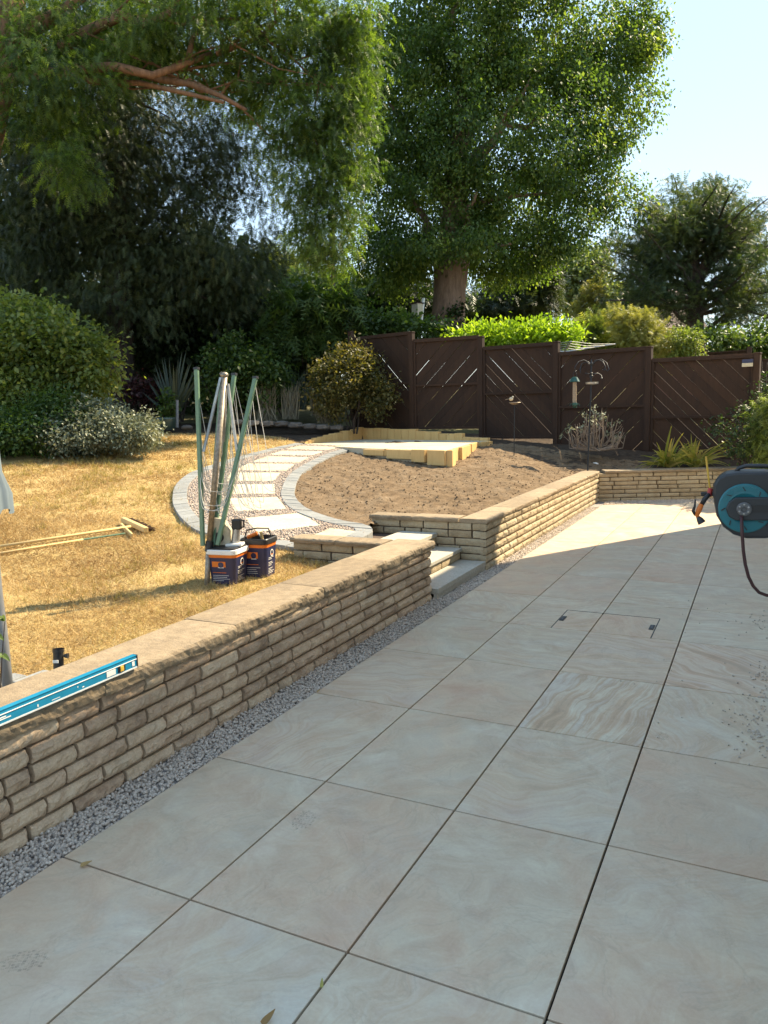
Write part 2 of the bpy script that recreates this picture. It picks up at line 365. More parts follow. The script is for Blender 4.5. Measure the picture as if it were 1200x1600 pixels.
M['l_pale'] = fol('pale_birch_leaves', (.09, .12, .05), (.17, .21, .09), (.28, .31, .14), trans=.4)
M['l_spike'] = fol('sword_leaves', (.02, .032, .02), (.045, .06, .034), (.09, .10, .055), trans=.15)
M['l_iris'] = fol('iris_leaves', (.13, .17, .03), (.32, .30, .07), (.52, .38, .13), trans=.4)
M['straw'] = fol('dry_straw_grass', (.24, .145, .06), (.46, .32, .14), (.68, .53, .28), trans=.25, tcol=(1.1, 1, .8), rough=.75, spec=.15)
M['plume'] = fol('dry_flower_stems', (.10, .085, .05), (.20, .17, .10), (.30, .26, .16), trans=.2, tcol=(1.1, 1, .8))
def lawn_mat():
    m, nt, bs = mat_new('dry_lawn'); p = pos(nt); a = noise_(nt, p, 1.3, 7, .65); b = noise_(nt, p, 38, 8, .75)
    c = ramp(nt, a.outputs[0], [(.3, (.30, .20, .08)), (.5, (.45, .32, .135)), (.68, (.54, .41, .20))])
    c = mix(nt, .65, c, ramp(nt, b.outputs[0], [(.3, (.2, .2, .18)), (.7, (.8, .8, .8))]), 'OVERLAY')
    g = noise_(nt, p, .9, 4, .6); c = mix(nt, math_(nt, 'MULTIPLY', ramp(nt, g.outputs[0], [(.52, (0, 0, 0)), (.7, (1, 1, 1))]), .35), c, (.22, .20, .05))
    nt.links.new(c, bs.inputs['Base Color']); bs.inputs['Roughness'].default_value = .95; bs.inputs['Specular IOR Level'].default_value = .1
    bump(nt, bs, b.outputs[0], .9, .02); return m
M['lawn'] = lawn_mat()

# ------------------------------------------------------------------ ground
HOUSE_X, HOUSE_Y = 2.5, 11.15
W2 = (-0.17, 12.0)                                  # inner corner of the far retaining wall (front face, foot)
W3 = (2.75, 13.35)
def grid(xs, ys, h, keep=None):
    nx, ny = len(xs), len(ys); X, Y = np.meshgrid(xs, ys); Z = h(X, Y)
    V = np.stack([X, Y, Z], -1).reshape(-1, 3)
    i, j = np.meshgrid(np.arange(nx - 1), np.arange(ny - 1)); a = (j * nx + i).ravel()
    Fc = np.stack([a, a + 1, a + nx + 1, a + nx], -1)
    if keep is not None:
        cx = V[Fc].mean(1); Fc = Fc[keep(cx[:, 0], cx[:, 1])]
        u, inv = np.unique(Fc, return_inverse=True); V = V[u]; Fc = inv.reshape(-1, 4)
    return V, Fc
def patio_mask(x, y, m=0.0):
    far = W2[1] + (x - W2[0]) * (W3[1] - W2[1]) / (W3[0] - W2[0])
    steps = (x > -1.7) & (y > 4.95) & (y < 6.2)
    return (((x > -0.34 - m) & (y < far + .12 + m)) | steps)
# keep the bed behind the far wall below its coping
def wall_d(x, y):
    d1 = np.hypot(np.maximum(-.42 - x, 0), np.maximum(y - 12.1, 0))
    n = np.array([-(W3[1] - W2[1]), W3[0] - W2[0]]); n = n / np.linalg.norm(n)
    d2 = np.hypot(np.maximum(0, (x - W2[0]) * n[0] + (y - W2[1]) * n[1] - .3), np.maximum(0, -.2 - x))
    d3 = np.where(x < -.2, np.where(y < 9, y - 6.45, 9), 9)
    return np.maximum(0, np.minimum(np.minimum(np.where(x < -.2, d1, 9), d2), d3))
DZ = .935
dA, dB, dC = onz(470, 694, DZ)[:2], onz(566, 686, DZ)[:2], onz(764, 688.5, DZ)[:2]
dD, dE, dF = onz(744, 690.5, DZ)[:2], onz(698, 704, DZ)[:2], onz(571, 700.5, DZ)[:2]
def pin(x, y, poly):
    x, y = np.asarray(x), np.asarray(y); r = np.zeros(x.shape, bool); n = len(poly)
    for i in range(n):
        x1, y1 = poly[i]; x2, y2 = poly[(i + 1) % n]
        if y1 == y2: continue
        c = ((y1 > y) != (y2 > y)) & (x < (x2 - x1) * (y - y1) / (y2 - y1) + x1); r ^= c
    return r
TERR = [tuple(p) for p in (dA, dF, dE, dD, dC, dB)]
def h_ground(x, y):
    z = zg(x, y) - .06; z = np.where(x > 5, z * np.clip((40 - x) / 35, 0.3, 1), z)
    z = z + np.where((x < -1.5) & (y > 15.5), np.clip((y - 15.5) * .10, 0, 1.1) * np.clip((-1.5 - x) / 3, 0, 1), 0)   # bank added to block bright sky gaps low behind the beds
    z = np.where((x > -1.6) & (y > 6), np.minimum(z, .40 + .15 * wall_d(x, y)), z)
    z = np.where(pin(x, y, TERR), np.minimum(z, DZ - .25), z)
    return np.where(patio_mask(x, y), -.12, z)
xs = np.unique(np.concatenate([np.linspace(-400, -30, 12), np.linspace(-30, -9, 22), np.arange(-9, 4, .12), np.linspace(4, 30, 20), np.linspace(30, 400, 12)]))
ys = np.unique(np.concatenate([np.linspace(-400, -20, 10), np.linspace(-20, -1, 12), np.arange(-1, 15, .12), np.linspace(15, 45, 25), np.linspace(45, 900, 14)]))
V, Fc = grid(xs, ys, h_ground)
struct(npobj('ground', V, Fc, M['earth'], smooth=True))

# path centre line, traced on the sloping ground (kerb outer edge / kerb inner edge)
KO = [(-1.35, 4.86), (-1.77, 4.86), (-2.29, 4.84), (-2.70, 4.95), (-2.95, 5.09), (-3.34, 5.39), (-3.81, 5.82), (-4.21, 6.26), (-4.63, 6.78), (-4.95, 7.27), (-5.22, 7.81), (-5.39, 8.42), (-5.56, 9.17), (-5.72, 10.3), (-5.80, 11.5)]
KI = [(-1.16, 5.35), (-1.20, 5.75), (-1.38, 5.98), (-1.66, 6.03), (-1.98, 6.16), (-2.43, 6.46), (-2.86, 6.93), (-3.23, 7.5), (-3.73, 8.45), (-4.08, 9.5), (-4.36, 10.65), (-4.43, 11.7)]
def resample(pts, step):
    p = np.array(pts, float); q = []
    for i in range(len(p) - 1):                       # Catmull-Rom
        a, b, c, d = p[max(i - 1, 0)], p[i], p[i + 1], p[min(i + 2, len(p) - 1)]
        for t in np.linspace(0, 1, 12, endpoint=False):
            q.append(.5 * ((2 * b) + (-a + c) * t + (2 * a - 5 * b + 4 * c - d) * t * t + (-a + 3 * b - 3 * c + d) * t ** 3))
    q.append(p[-1]); q = np.array(q); s = np.r_[0, np.cumsum(np.linalg.norm(np.diff(q, axis=0), axis=1))]
    n = max(2, int(round(s[-1] / step)) + 1); u = np.linspace(0, s[-1], n)
    return np.stack([np.interp(u, s, q[:, 0]), np.interp(u, s, q[:, 1])], -1)
ko, ki = resample(KO, .05), resample(KI, .05)
def pin(x, y, poly):
    x, y = np.asarray(x), np.asarray(y); r = np.zeros(x.shape, bool); n = len(poly)
    for i in range(n):
        x1, y1 = poly[i]; x2, y2 = poly[(i + 1) % n]
        if y1 == y2: continue
        c = ((y1 > y) != (y2 > y)) & (x < (x2 - x1) * (y - y1) / (y2 - y1) + x1); r ^= c
    return r
mid = [tuple(p) for p in resample(KO, .3)]
LAWN = [(-.42, -4.0), (-.42, 4.7), (-1.3, 4.7)] + [(x + .1, y + .12) for x, y in mid] + [(-6.2, 12.0), (-6.9, 12.6), (-7.9, 12.6), (-9.2, 12.0), (-10, 10.6), (-10, 6), (-10, -4)]
xs = np.arange(-10.1, -.35, .07); ys = np.arange(-4, 12.8, .07)
V, Fc = grid(xs, ys, lambda x, y: zg(x, y), lambda x, y: pin(x, y, LAWN))
V[:, 2] += np.array([.018 * mn.noise((v[0] * 1.7, v[1] * 1.7, 0)) + .008 * mn.noise((v[0] * 7, v[1] * 7, 3)) for v in V])
struct(npobj('lawn', V, Fc, M['lawn'], smooth=True))
# dark planting beds at the back
xs = np.arange(-16, 3.2, .1); ys = np.arange(9.5, 15.5, .1)
V, Fc = grid(xs, ys, lambda x, y: zg(x, y) - .02, lambda x, y: ~patio_mask(x, y, .02) & ((y > 12.0) | (x < -6)))
V[:, 2] += np.array([.02 * mn.noise((v[0] * 4, v[1] * 4, 7)) + .01 * mn.noise((v[0] * 11, v[1] * 11, 9)) for v in V])
V[:, 2] = np.where(V[:, 0] > -1.9, np.minimum(V[:, 2], .455 + .20 * wall_d(V[:, 0], V[:, 1])), V[:, 2])
V[:, 2] = np.where(pin(V[:, 0], V[:, 1], TERR), DZ - .2, V[:, 2])
struct(npobj('planting_bed', V, Fc, M['mulch'], smooth=True))
SOIL = [(-.40, 6.42), (-.40, 12.0), (-.1, 12.35), (.6, 12.75), (.3, 13.2), (-1.2, 13.4), (-2.4, 13.5), (-3.0, 13.2), (-4.35, 12.9), (-4.35, 11.6)] + [tuple(p + np.array([-.05, -.05])) for p in ki[::-6] if p[0] < -1.42] + [(-1.36, 5.98), (-1.36, 6.42)]
xs = np.arange(-4.7, .7, .034); ys = np.arange(5.9, 13.6, .034)
def h_soil(x, y):
    return np.minimum(zg(x, y) + .012, .462 + .20 * wall_d(x, y))
V, Fc = grid(xs, ys, h_soil, lambda x, y: pin(x, y, SOIL))
def clod(x, y):
    a = mn.noise((x * 2.1, y * 2.1, 0)); r = mn.noise((x * 5, y * 9 + 2 * a, 5)); c = mn.noise((x * 13, y * 15, 11)); d = mn.noise((x * 27, y * 27, 2))
    return .028 * a + .034 * (abs(r) - .25) + .022 * c + .012 * d
V[:, 2] += np.array([clod(v[0], v[1]) for v in V])
def soil_z(x, y): return float(h_soil(np.array(x), np.array(y)))
struct(npobj('soil_bed', V, Fc, M['soil']))
# small loose clods on the soil
IC_V, IC_F = None, None
def ico():
    import bmesh
    bm = bmesh.new(); bmesh.ops.create_icosphere(bm, subdivisions=1, radius=1); v = np.array([p.co[:] for p in bm.verts]); f = np.array([[q.index for q in p.verts] for p in bm.faces]); bm.free(); return v, f
IC_V, IC_F = ico()
OC_V = np.array([(1, 0, 0), (-1, 0, 0), (0, 1, 0), (0, -1, 0), (0, 0, 1), (0, 0, -1)], float)
OC_F = np.array([(0, 2, 4), (2, 1, 4), (1, 3, 4), (3, 0, 4), (2, 0, 5), (1, 2, 5), (3, 1, 5), (0, 3, 5)])
def rot_rand(n):
    q = NR.normal(size=(n, 4)); q /= np.linalg.norm(q, axis=1, keepdims=True); w_, x, y, z = q.T
    return np.stack([np.stack([1 - 2 * (y * y + z * z), 2 * (x * y - z * w_), 2 * (x * z + y * w_)], -1), np.stack([2 * (x * y + z * w_), 1 - 2 * (x * x + z * z), 2 * (y * z - x * w_)], -1), np.stack([2 * (x * z - y * w_), 2 * (y * z + x * w_), 1 - 2 * (x * x + y * y)], -1)], 1)
def stamp(TV, TF, Pp, Rm_, S):
    """copies of a template: positions Pp (n,3), matrices Rm_ (n,3,3), scales S (n,3)"""
    n, k = len(Pp), len(TV)
    V = np.einsum('nij,nkj->nki', Rm_, TV[None] * S[:, None, :]) + Pp[:, None, :]
    Fc = (TF[None] + (np.arange(n) * k)[:, None, None]).reshape(-1, TF.shape[1])
    return V.reshape(-1, 3), Fc
def pebbles(Pp, size, tpl=None):
    tv, tf = tpl or (IC_V, IC_F); n = len(Pp); j = NR.uniform(.75, 1.25, size=(n, 1))
    S = size * j * NR.uniform([.75, .6, .45], [1.25, 1.0, .8], size=(n, 3)); Rr = rot_rand(n)
    return stamp(tv, tf, Pp, Rr, S)
n = 2600; q = np.c_[NR.uniform(-4.4, .3, n), NR.uniform(6.2, 13.2, n)]; q = q[pin(q[:, 0], q[:, 1], SOIL)]
zz = h_soil(q[:, 0], q[:, 1]) + np.array([clod(*p) for p in q]) + .003
V, Fc = pebbles(np.c_[q, zz], .014, (OC_V, OC_F)); npobj('soil_clods', V, Fc, M['soil'], kind='stuff')

# ------------------------------------------------------------------ patio
patio = bpy.data.objects.new('patio', None); COL.objects.link(patio); struct(patio)
TW, TL = 0.6, 0.8873
EA, EB = (3.2, 13.0), (-.6, 11.15)                  # far edge of the tiling (kept side: left of EA->EB is south)
lid = [onz(887.5, 953, 0)[:2], onz(1030.5, 966.5, 0)[:2], onz(1016.5, 996.5, 0)[:2], onz(862, 980, 0)[:2]]
LX0, LX1 = (lid[0][0] + lid[3][0]) / 2, (lid[1][0] + lid[2][0]) / 2
LY0 = 5 * TL + .004; LY1 = (lid[0][1] + lid[1][1]) / 2
STRIPE = {(2, 3): (1.0, .12), (3, 4): (.85, -.85), (2, 6): (.6, 1.2), (3, 5): (.45, 1.7), (1, 5): (.5, .9), (2, 4): (.55, 1.35), (0, 3): (.5, 1.3), (3, 0): (.35, 1.9), (1, 6): (.2, 1.1), (2, 7): (.35, 1.2), (1, 8): (.45, 1.4), (3, 3): (.45, -.6), (1, 1): (.15, .4)}
def slab(poly, key, z0=-.02, z1=0.0, name='paving_slab', parent=patio):
    o = obj(name, B().prism(poly, z0, z1), M['slab'], parent, bevel=.0018)
    s, t = STRIPE.get(key, (R.choice([.05, .12, .2, .3, .42]), R.uniform(-1.6, 1.6))); o['stripe'] = float(s); o['turn'] = float(t); o['pale'] = {(1, 0): .42, (3, 3): .35, (0, 0): .15}.get(key, R.choice([0.0, .05, .1, .15])); return o
lid_polys = []
for i in range(4):
    for j in range(-5, 15):
        g = .004
        poly = [(i * TW + g, j * TL + g), ((i + 1) * TW - g, j * TL + g), ((i + 1) * TW - g, (j + 1) * TL - g), (i * TW + g, (j + 1) * TL - g)]
        poly = clip(poly, EA, EB)
        if len(poly) < 3: continue
        if j == 5 and i in (1, 2):
            x0, x1, y0, y1 = poly[0][0], poly[1][0], poly[0][1], poly[2][1]; h = .006
            a, b = (max(x0, LX0), x1) if i == 1 else (x0, min(x1, LX1))
            if i == 1: L = [(x0, y0), (LX0 - h, y0), (LX0 - h, LY1 + h), (x1, LY1 + h), (x1, y1), (x0, y1)]
            else: L = [(LX1 + h, y0), (x1, y0), (x1, y1), (x0, y1), (x0, LY1 + h), (LX1 + h, LY1 + h)]
            slab(L, (i, j)); lid_polys.append([(a, y0), (b, y0), (b, LY1 - h), (a, LY1 - h)])
        else: slab(poly, (i, j))
bed = B().prism(clip([(0.002, -4.5), (2.4, -4.5), (2.4, 13.4), (0.002, 13.4)], EA, EB), -.05, -.017)
obj('joint_bed', bed, M['joint'], patio)
mh = thing('manhole_cover', 'recessed manhole cover inlaid with patio slab and two black lifting slots', 'manhole cover', ((LX0 + LX1) / 2, (LY0 + LY1) / 2, 0))
fr = B()
for a, b in (((LX0 - .003, LY0), (LX0 - .003, LY1)), ((LX1 + .003, LY0), (LX1 + .003, LY1)), ((LX0 - .003, LY1), (LX1 + .003, LY1))):
    fr.bar((*a, -.008), (*b, -.008), .0075, .016)
obj('frame', fr, M['darkiron'], mh)
for k, pl in enumerate(lid_polys): slab(pl, (1 + k, 5), name='inlay_slab', parent=mh)
for x in (LX0 + .022, LX1 - .022):
    s = B().box((x, (LY0 + LY1) / 2, .001), (.034, .12, .008))
    p_ = obj('lifting_slot', s, M['black'], mh, bevel=.002)
    obj('slot_bar', B().box((x, (LY0 + LY1) / 2, .006), (.010, .075, .004)), M['hub'], p_)

# gravel strip beside the patio
GB = B().prism([(-.24, -4.5), (-.003, -4.5), (-.003, 11.4), (2.7, 12.72), (2.75, 13.4), (-.22, 12.02)], -.07, -.02)
gs = struct(obj('gravel_strip', GB, M['gravel_base']))
pts = []
def fill(x0, x1, y0, y1, sp, layers=2):
    for L in range(layers):
        n = int((x1 - x0) * (y1 - y0) / sp ** 2 * .95); z = NR.uniform(-.018, -.001, n) if L else NR.uniform(-.022, -.012, n)
        pts.append(np.c_[NR.uniform(x0, x1, n), NR.uniform(y0, y1, n), z])
fill(-.225, -.008, .2, 3.2, .0135); 
V1, F1 = pebbles(np.concatenate(pts), .0092); pts.clear()
fill(-.225, -.008, 3.2, 5.0, .016); fill(-.165, -.008, 5.0, 6.2, .017); fill(-.19, -.008, 6.2, 11.3, .02, 1)
n = 5200; t = NR.uniform(0, 1, n); u = NR.uniform(0.02, .58, n)
e0 = np.array([0, 11.42]); e1 = np.array([2.6, 12.7]); pq = e0 + t[:, None] * (e1 - e0) + u[:, None] * np.array([-.1, 1.0]); pts.append(np.c_[pq, NR.uniform(-.018, 0, n)])
V2, F2 = pebbles(np.concatenate(pts), .011, (OC_V, OC_F))
npobj('pebbles', np.r_[V1, V2], np.r_[F1, F2 + len(V1)], M['pebble'], gs, kind='stuff')
# loose stones spilled over the tiles by the house
GS2 = struct(obj('gravel_margin', B().prism([(2.402, -4.5), (2.5, -4.5), (2.5, 11.0), (2.402, 11.0)], -.06, -.012), M['gravel_base']))
n = 1500; q = np.c_[NR.uniform(2.405, 2.495, n), NR.uniform(0, 8, n), NR.uniform(-.012, .004, n)]
V, Fc = pebbles(q, .011, (OC_V, OC_F))
k = 150; y = NR.choice([2.95, 3.1, 3.25, 3.75, 3.9, 5.1], k) + NR.normal(0, .17, k); x = 2.33 - np.abs(NR.normal(0, .085, k))
V2, F2 = pebbles(np.c_[x, y, np.full(k, .004)], .0075)
k = 26; V3, F3 = pebbles(np.c_[NR.uniform(1.55, 2.3, k), NR.uniform(2.7, 5.6, k), np.full(k, .003)], .0055)
npobj('spilled_stones', np.r_[V2, V3], np.r_[F2, F3 + len(V2)], M['pebble'], GS2, kind='stuff')
npobj('pebbles', V, Fc, M['pebble'], GS2, kind='stuff')

# ------------------------------------------------------------------ stone walls
BR = {}
def brick_mesh(L, H, D, warm, rough):
    key = (round(L, 2), round(H, 3), warm, R.randrange(3), rough)
    if key in BR: return BR[key]
    nx, nz = max(6, int(L / .016)), 6; s = R.uniform(0, 99); b = B()
    P0 = [[None] * (nz + 1) for _ in range(nx + 1)]; vs = []
    for i in range(nx + 1):
        for k in range(nz + 1):
            x = L * i / nx; z = H * k / nz; ex = min(x, L - x); ez = min(z, H - z)
            fall = min(1, ex / .018) * .5 + .5; fz = min(1, ez / .022)
            prof = rough * (.9 * math.sqrt(max(0, min(fall, 1))) * (0.25 + .75 * fz) + .7 * mn.noise((x * 20, z * 22, s)) * fz + .5 * mn.noise((x * 52, z * 52, s + 9)) * fz) - (0 if (ex > 0 and ez > 0) else rough * .35)
            wob = .0035 * mn.noise((x * 22, z * 22, s + 4))
            vs.append((x + (wob if 0 < i < nx else wob * .6), -prof, z + wob * .7))
    f = [(i * (nz + 1) + k, (i + 1) * (nz + 1) + k, (i + 1) * (nz + 1) + k + 1, i * (nz + 1) + k + 1) for i in range(nx) for k in range(nz)]
    o = len(vs); ring = [i * (nz + 1) for i in range(nx + 1)] + [nx * (nz + 1) + k for k in range(1, nz + 1)] + [i * (nz + 1) + nz for i in range(nx - 1, -1, -1)] + [k for k in range(nz - 1, 0, -1)]
    back = [(vs[r][0], D, vs[r][2]) for r in ring]; vs += back; m = len(ring)
    f += [(ring[(i + 1) % m], ring[i], o + i, o + (i + 1) % m) for i in range(m)]
    me = bpy.data.meshes.new('brick'); me.from_pydata(vs, [], f); me.update(); me.materials.append(M['brick_warm' if warm else 'brick'])
    BR[key] = me; return me
def courses(root, a, b, z0, H, nc, warm=False, rough=.011, lens=(.22, .33), depth=.06):
    """lay nc courses of stone along a->b; the face looks to the right of a->b"""
    a, b = np.array(a, float), np.array(b, float); L = np.linalg.norm(b - a); d = (b - a) / L; ang = math.atan2(d[1], d[0])
    rl = np.array(root.location); ch = H / nc; mo = .0105
    for c in range(nc):
        x = 0.0; first = True
        while x < L - .02:
            l = R.uniform(*lens)
            if R.random() < .15: l *= .6
            if first and c % 2: l *= .55
            first = False
            if L - x - l < .09: l = L - x
            bl = round(min(l, L - x) - mo * 1.5, 2)
            me = brick_mesh(max(bl, .03), ch - mo, depth, warm, rough)
            o = bpy.data.objects.new('brick', me); COL.objects.link(o); o.parent = root
            p = a + d * (x + mo / 2); o.location = (p[0] - rl[0], p[1] - rl[1], z0 + c * ch + mo / 2 - rl[2])
            o.rotation_euler = (0, 0, ang); o.delta_location = (R.uniform(-.0015, .0015), R.uniform(-.0015, .0015), 0)
            x += l
def coping(root, a, b, wd, z, th, over, plen=.62, rough=.006):
    """rough concrete coping stones; a->b is the front face line, wall lies to the left"""
    a, b = np.array(a, float), np.array(b, float); L = np.linalg.norm(b - a); d = (b - a) / L; nrm = np.array([d[1], -d[0]])
    n = max(1, int(round(L / plen))); rl = np.array(root.location)
    for k in range(n):
        l0, l1 = L * k / n + .0015, L * (k + 1) / n - .0015; s = R.uniform(0, 99); m = max(4, int((l1 - l0) / .02))
        prof = [(-wd - over, 0), (-wd - over, th * .5), (-wd - over + .008, th * .9), (-wd - over + .03, th), (-wd * .75, th), (-wd * .5, th), (-wd * .25, th), (over - .035, th), (over - .014, th * .97), (over - .003, th * .78), (over, th * .5), (over - .004, th * .2), (over - .006, 0.0), (-.02, -.0)]
        vs = []; f = []; q = len(prof); dz = R.uniform(-.0025, .0025); dn = R.uniform(-.003, .003)
        for i in range(m + 1):
            t = lerp(l0, l1, i / m); e = min(i, m - i); 
            for (u, zz) in prof:
                w1 = mn.noise((t * 9, u * 30, s + zz * 40)); w2 = mn.noise((t * 34, u * 60, s + 7 + zz * 90)); w3 = mn.noise((t * 4, 0, s))
                edge = 1.0 if u > over - .04 else .45
                uu = u + dn + edge * (rough * w1 * 1.4 + rough * w2) + (rough * .9 * w3 if u > 0 else 0) - (.004 if e == 0 and u > 0 else 0)
                z2 = zz + dz + (edge * .6 * (rough * w1 + rough * .7 * w2) if zz > .005 else 0) - (.003 if e == 0 and zz > th * .5 else 0)
                p = a + d * t + nrm * uu; vs.append((p[0] - rl[0], p[1] - rl[1], z + z2 - rl[2]))
        for i in range(m):
            for j in range(q): f.append((i * q + j, (i + 1) * q + j, (i + 1) * q + (j + 1) % q, i * q + (j + 1) % q))
        f += [tuple(range(q)), tuple(range(m * q, (m + 1) * q))[::-1]]
        me = bpy.data.meshes.new('coping_stone'); me.from_pydata(vs, [], f); me.update(); link('coping_stone', me, M['coping'], root)

wl = thing('garden_wall', 'long low stone retaining wall with rough coping between lawn and patio, left of the steps', 'wall', (-.3, 2.5, 0))
XF = -.222
obj('mortar', B().box((-.385, 1.72, .2), (.272, 6.36, .45)).box((-.96, 4.80, .33), (.90, .17, .22)), M['mortar'], wl)
courses(wl, (XF, -1.4), (XF, 4.92), -.03, .462, 6, lens=(.2, .34), rough=.017)
courses(wl, (-1.45, 4.70), (-.53, 4.70), .24, .215, 3, warm=True, rough=.006)
courses(wl, (-.225, 4.925), (-.5, 4.925), -.03, .462, 6)
courses(wl, (-1.45, 4.9), (-1.45, 4.7), .24, .215, 3, warm=True, rough=.006)
coping(wl, (XF, -1.4), (XF, 4.95), .30, .432, .066, .035, .9, .008)
coping(wl, (-1.47, 4.69), (-.56, 4.69), .2, .456, .042, .02, .45, .004)

wr = thing('garden_wall', 'sunlit stone retaining wall round the bare soil bed, right of the steps', 'wall', (-.3, 9, 0))
d3 = (np.array(W3) - W2) / np.linalg.norm(np.array(W3) - W2)
obj('mortar', B().box((-.30, 9.15, .2), (.22, 5.75, .47)).box((-.80, 6.325, .25), (1.22, .16, .38)).box((*(np.array(W2) + d3 * 1.5 + np.array([-d3[1], d3[0]]) * .15), .2), (3.1, .22, .47), rz=math.atan2(d3[1], d3[0])), M['mortar'], wr)
XG = -.175
courses(wr, (XG, 6.215), (XG, 12.02), -.03, .484, 6, warm=True, rough=.013, lens=(.27, .40))
courses(wr, (-1.45, 6.225), (-.20, 6.225), .06, .394, 5, warm=True, rough=.006, lens=(.24, .36))
courses(wr, W2, W3, -.03, .484, 7, warm=True, rough=.006, lens=(.3, .46))
coping(wr, (XG, 6.215), (XG, 11.98), .25, .455, .045, .025, .9, .005)
coping(wr, (-1.47, 6.215), (-.46, 6.215), .2, .454, .046, .022, .5, .004)
coping(wr, tuple(np.array(W2) + d3 * .1), W3, .24, .455, .045, .025, .8, .004)

# ------------------------------------------------------------------ steps
st = thing('garden_steps', 'pale stone garden steps between the two low stone walls', 'steps', (-.5, 5.56, 0))
Y0, Y1 = 4.945, 6.195
obj('tread', B().box((-.34, (Y0 + Y1) / 2, .055), (.34, Y1 - Y0, .05)), M['step'], st, bevel=.004)
obj('riser', B().box((-.195, (Y0 + Y1) / 2, 0.0), (.03, Y1 - Y0, .06)), M['step'], st)
obj('tread', B().box((-.585, (Y0 + Y1) / 2, .1825), (.33, Y1 - Y0, .035)), M['step'], st, bevel=.004)
obj('core', B().box((-.80, (Y0 + Y1) / 2, .035), (.70, Y1 - Y0, .25)).box((-1.2, (Y0 + Y1) / 2, .15), (.95, Y1 - Y0, .3)), M['mortar'], st)
courses(st, (-.44, Y0), (-.44, Y1), .082, .083, 1, warm=True, rough=.005)
courses(st, (-.705, Y0), (-.705, Y1), .202, .098, 1, warm=True, rough=.005)
for y0, y1 in ((Y0, 5.58), (5.584, Y1)):
    obj('landing_slab', B().box((-.885, (y0 + y1) / 2, .322), (.40, y1 - y0, .04)), M['step'], st, bevel=.004)
# ------------------------------------------------------------------ curved path
path = bpy.data.objects.new('garden_path', None); COL.objects.link(path); struct(path)
W_ = .17
def offset(pl, d):
    t = np.gradient(pl, axis=0); t /= np.linalg.norm(t, axis=1, keepdims=True); return pl + np.c_[-t[:, 1], t[:, 0]] * d
koi = offset(ko, -W_); kil = offset(ki, W_)
nn = 220
def rs(pl, n):
    s = np.r_[0, np.cumsum(np.linalg.norm(np.diff(pl, axis=0), axis=1))]; u = np.linspace(0, s[-1], n); return np.c_[np.interp(u, s, pl[:, 0]), np.interp(u, s, pl[:, 1])]
A_, B_ = rs(ko, nn), rs(ki, nn)
Vp = []; K = 13
def zpath(x, y): return max(float(zg(np.array(x), np.array(y))), .30)
for i in range(nn):
    for k in range(K):
        p = lerp(A_[i] , B_[i], (k + .0) / (K - 1)); Vp.append((p[0], p[1], zpath(*p) + .022))
Fp = [(i * K + k, (i + 1) * K + k, (i + 1) * K + k + 1, i * K + k + 1) for i in range(nn - 1) for k in range(K - 1)]
npobj('gravel_base', Vp, Fp, M['gravel_base'], path)
def setts(edge_a, edge_b, blk, up):
    n = int(np.linalg.norm(np.diff(edge_a, axis=0), axis=1).sum() / blk); a, b = rs(edge_a, n + 1), rs(edge_b, n + 1)
    for i in range(n):
        q = [lerp(a[i], a[i + 1], .025), lerp(a[i], a[i + 1], .975), lerp(b[i], b[i + 1], .975), lerp(b[i], b[i + 1], .025)]
        jz = R.uniform(-.003, .003)
        o = obj('edging_sett', B().prism([tuple(p) for p in q], lambda x, y: zpath(x, y) - .08, lambda x, y: zpath(x, y) + up + jz), M['kerb'], path, bevel=.003)
setts(ko, koi, .145, .045); setts(ki, kil, .125, .042)
# slabs laid across the path, traced corners on the slope
cl = rs((A_ + B_) / 2, 200)
slab_polys = []
# s = distance of slab middle along the path, with its half depth and half width
SL = []
for corners in ([(-2.72, 5.70), (-2.22, 5.22), (-1.80, 5.78), (-2.33, 6.22)], [(-3.56, 6.50), (-3.02, 5.93), (-2.57, 6.30), (-3.08, 6.86)], [(-4.14, 7.30), (-3.70, 6.72), (-3.22, 7.02), (-3.62, 7.60)], [(-4.72, 8.08), (-4.34, 7.45), (-3.76, 7.78), (-4.08, 8.44)], [(-5.05, 8.95), (-4.80, 8.28), (-4.10, 8.62), (-4.37, 9.28)],
                [(-5.26, 9.80), (-5.12, 9.12), (-4.38, 9.42), (-4.58, 10.06)], [(-5.45, 10.52), (-5.36, 9.98), (-4.62, 10.22), (-4.74, 10.80)], [(-5.56, 11.28), (-5.50, 10.72), (-4.74, 10.98), (-4.80, 11.46)]):
    SL.append(corners)
for q in SL + [[(-1.66, 5.02), (-1.28, 5.02), (-1.28, 5.72), (-1.66, 5.72)]]:
    jz = R.uniform(.030, .036)
    obj('paving_slab', B().prism(q, lambda x, y: zpath(x, y) - .02, lambda x, y: zpath(x, y) + jz), M['pathslab'], path, bevel=.004)
    slab_polys.append(q)
n = 26000; i = NR.integers(0, nn, n); t = NR.uniform(.09, .91, n)[:, None]; q = A_[i] * (1 - t) + B_[i] * t + NR.normal(0, .02, (n, 2))
msk = np.zeros(n, bool)
for s in slab_polys:
    c = np.mean(s, 0); msk |= pin(q[:, 0], q[:, 1], [tuple(c + (np.array(p) - c) * .98) for p in s])
q = q[~msk]; z = np.maximum(zg(q[:, 0], q[:, 1]), .30) + .026 + NR.uniform(-.004, .008, len(q))
V, Fc = pebbles(np.c_[q, z], .015, (OC_V, OC_F)); npobj('pebbles', V, Fc, M['pebble_warm'], path, kind='stuff')

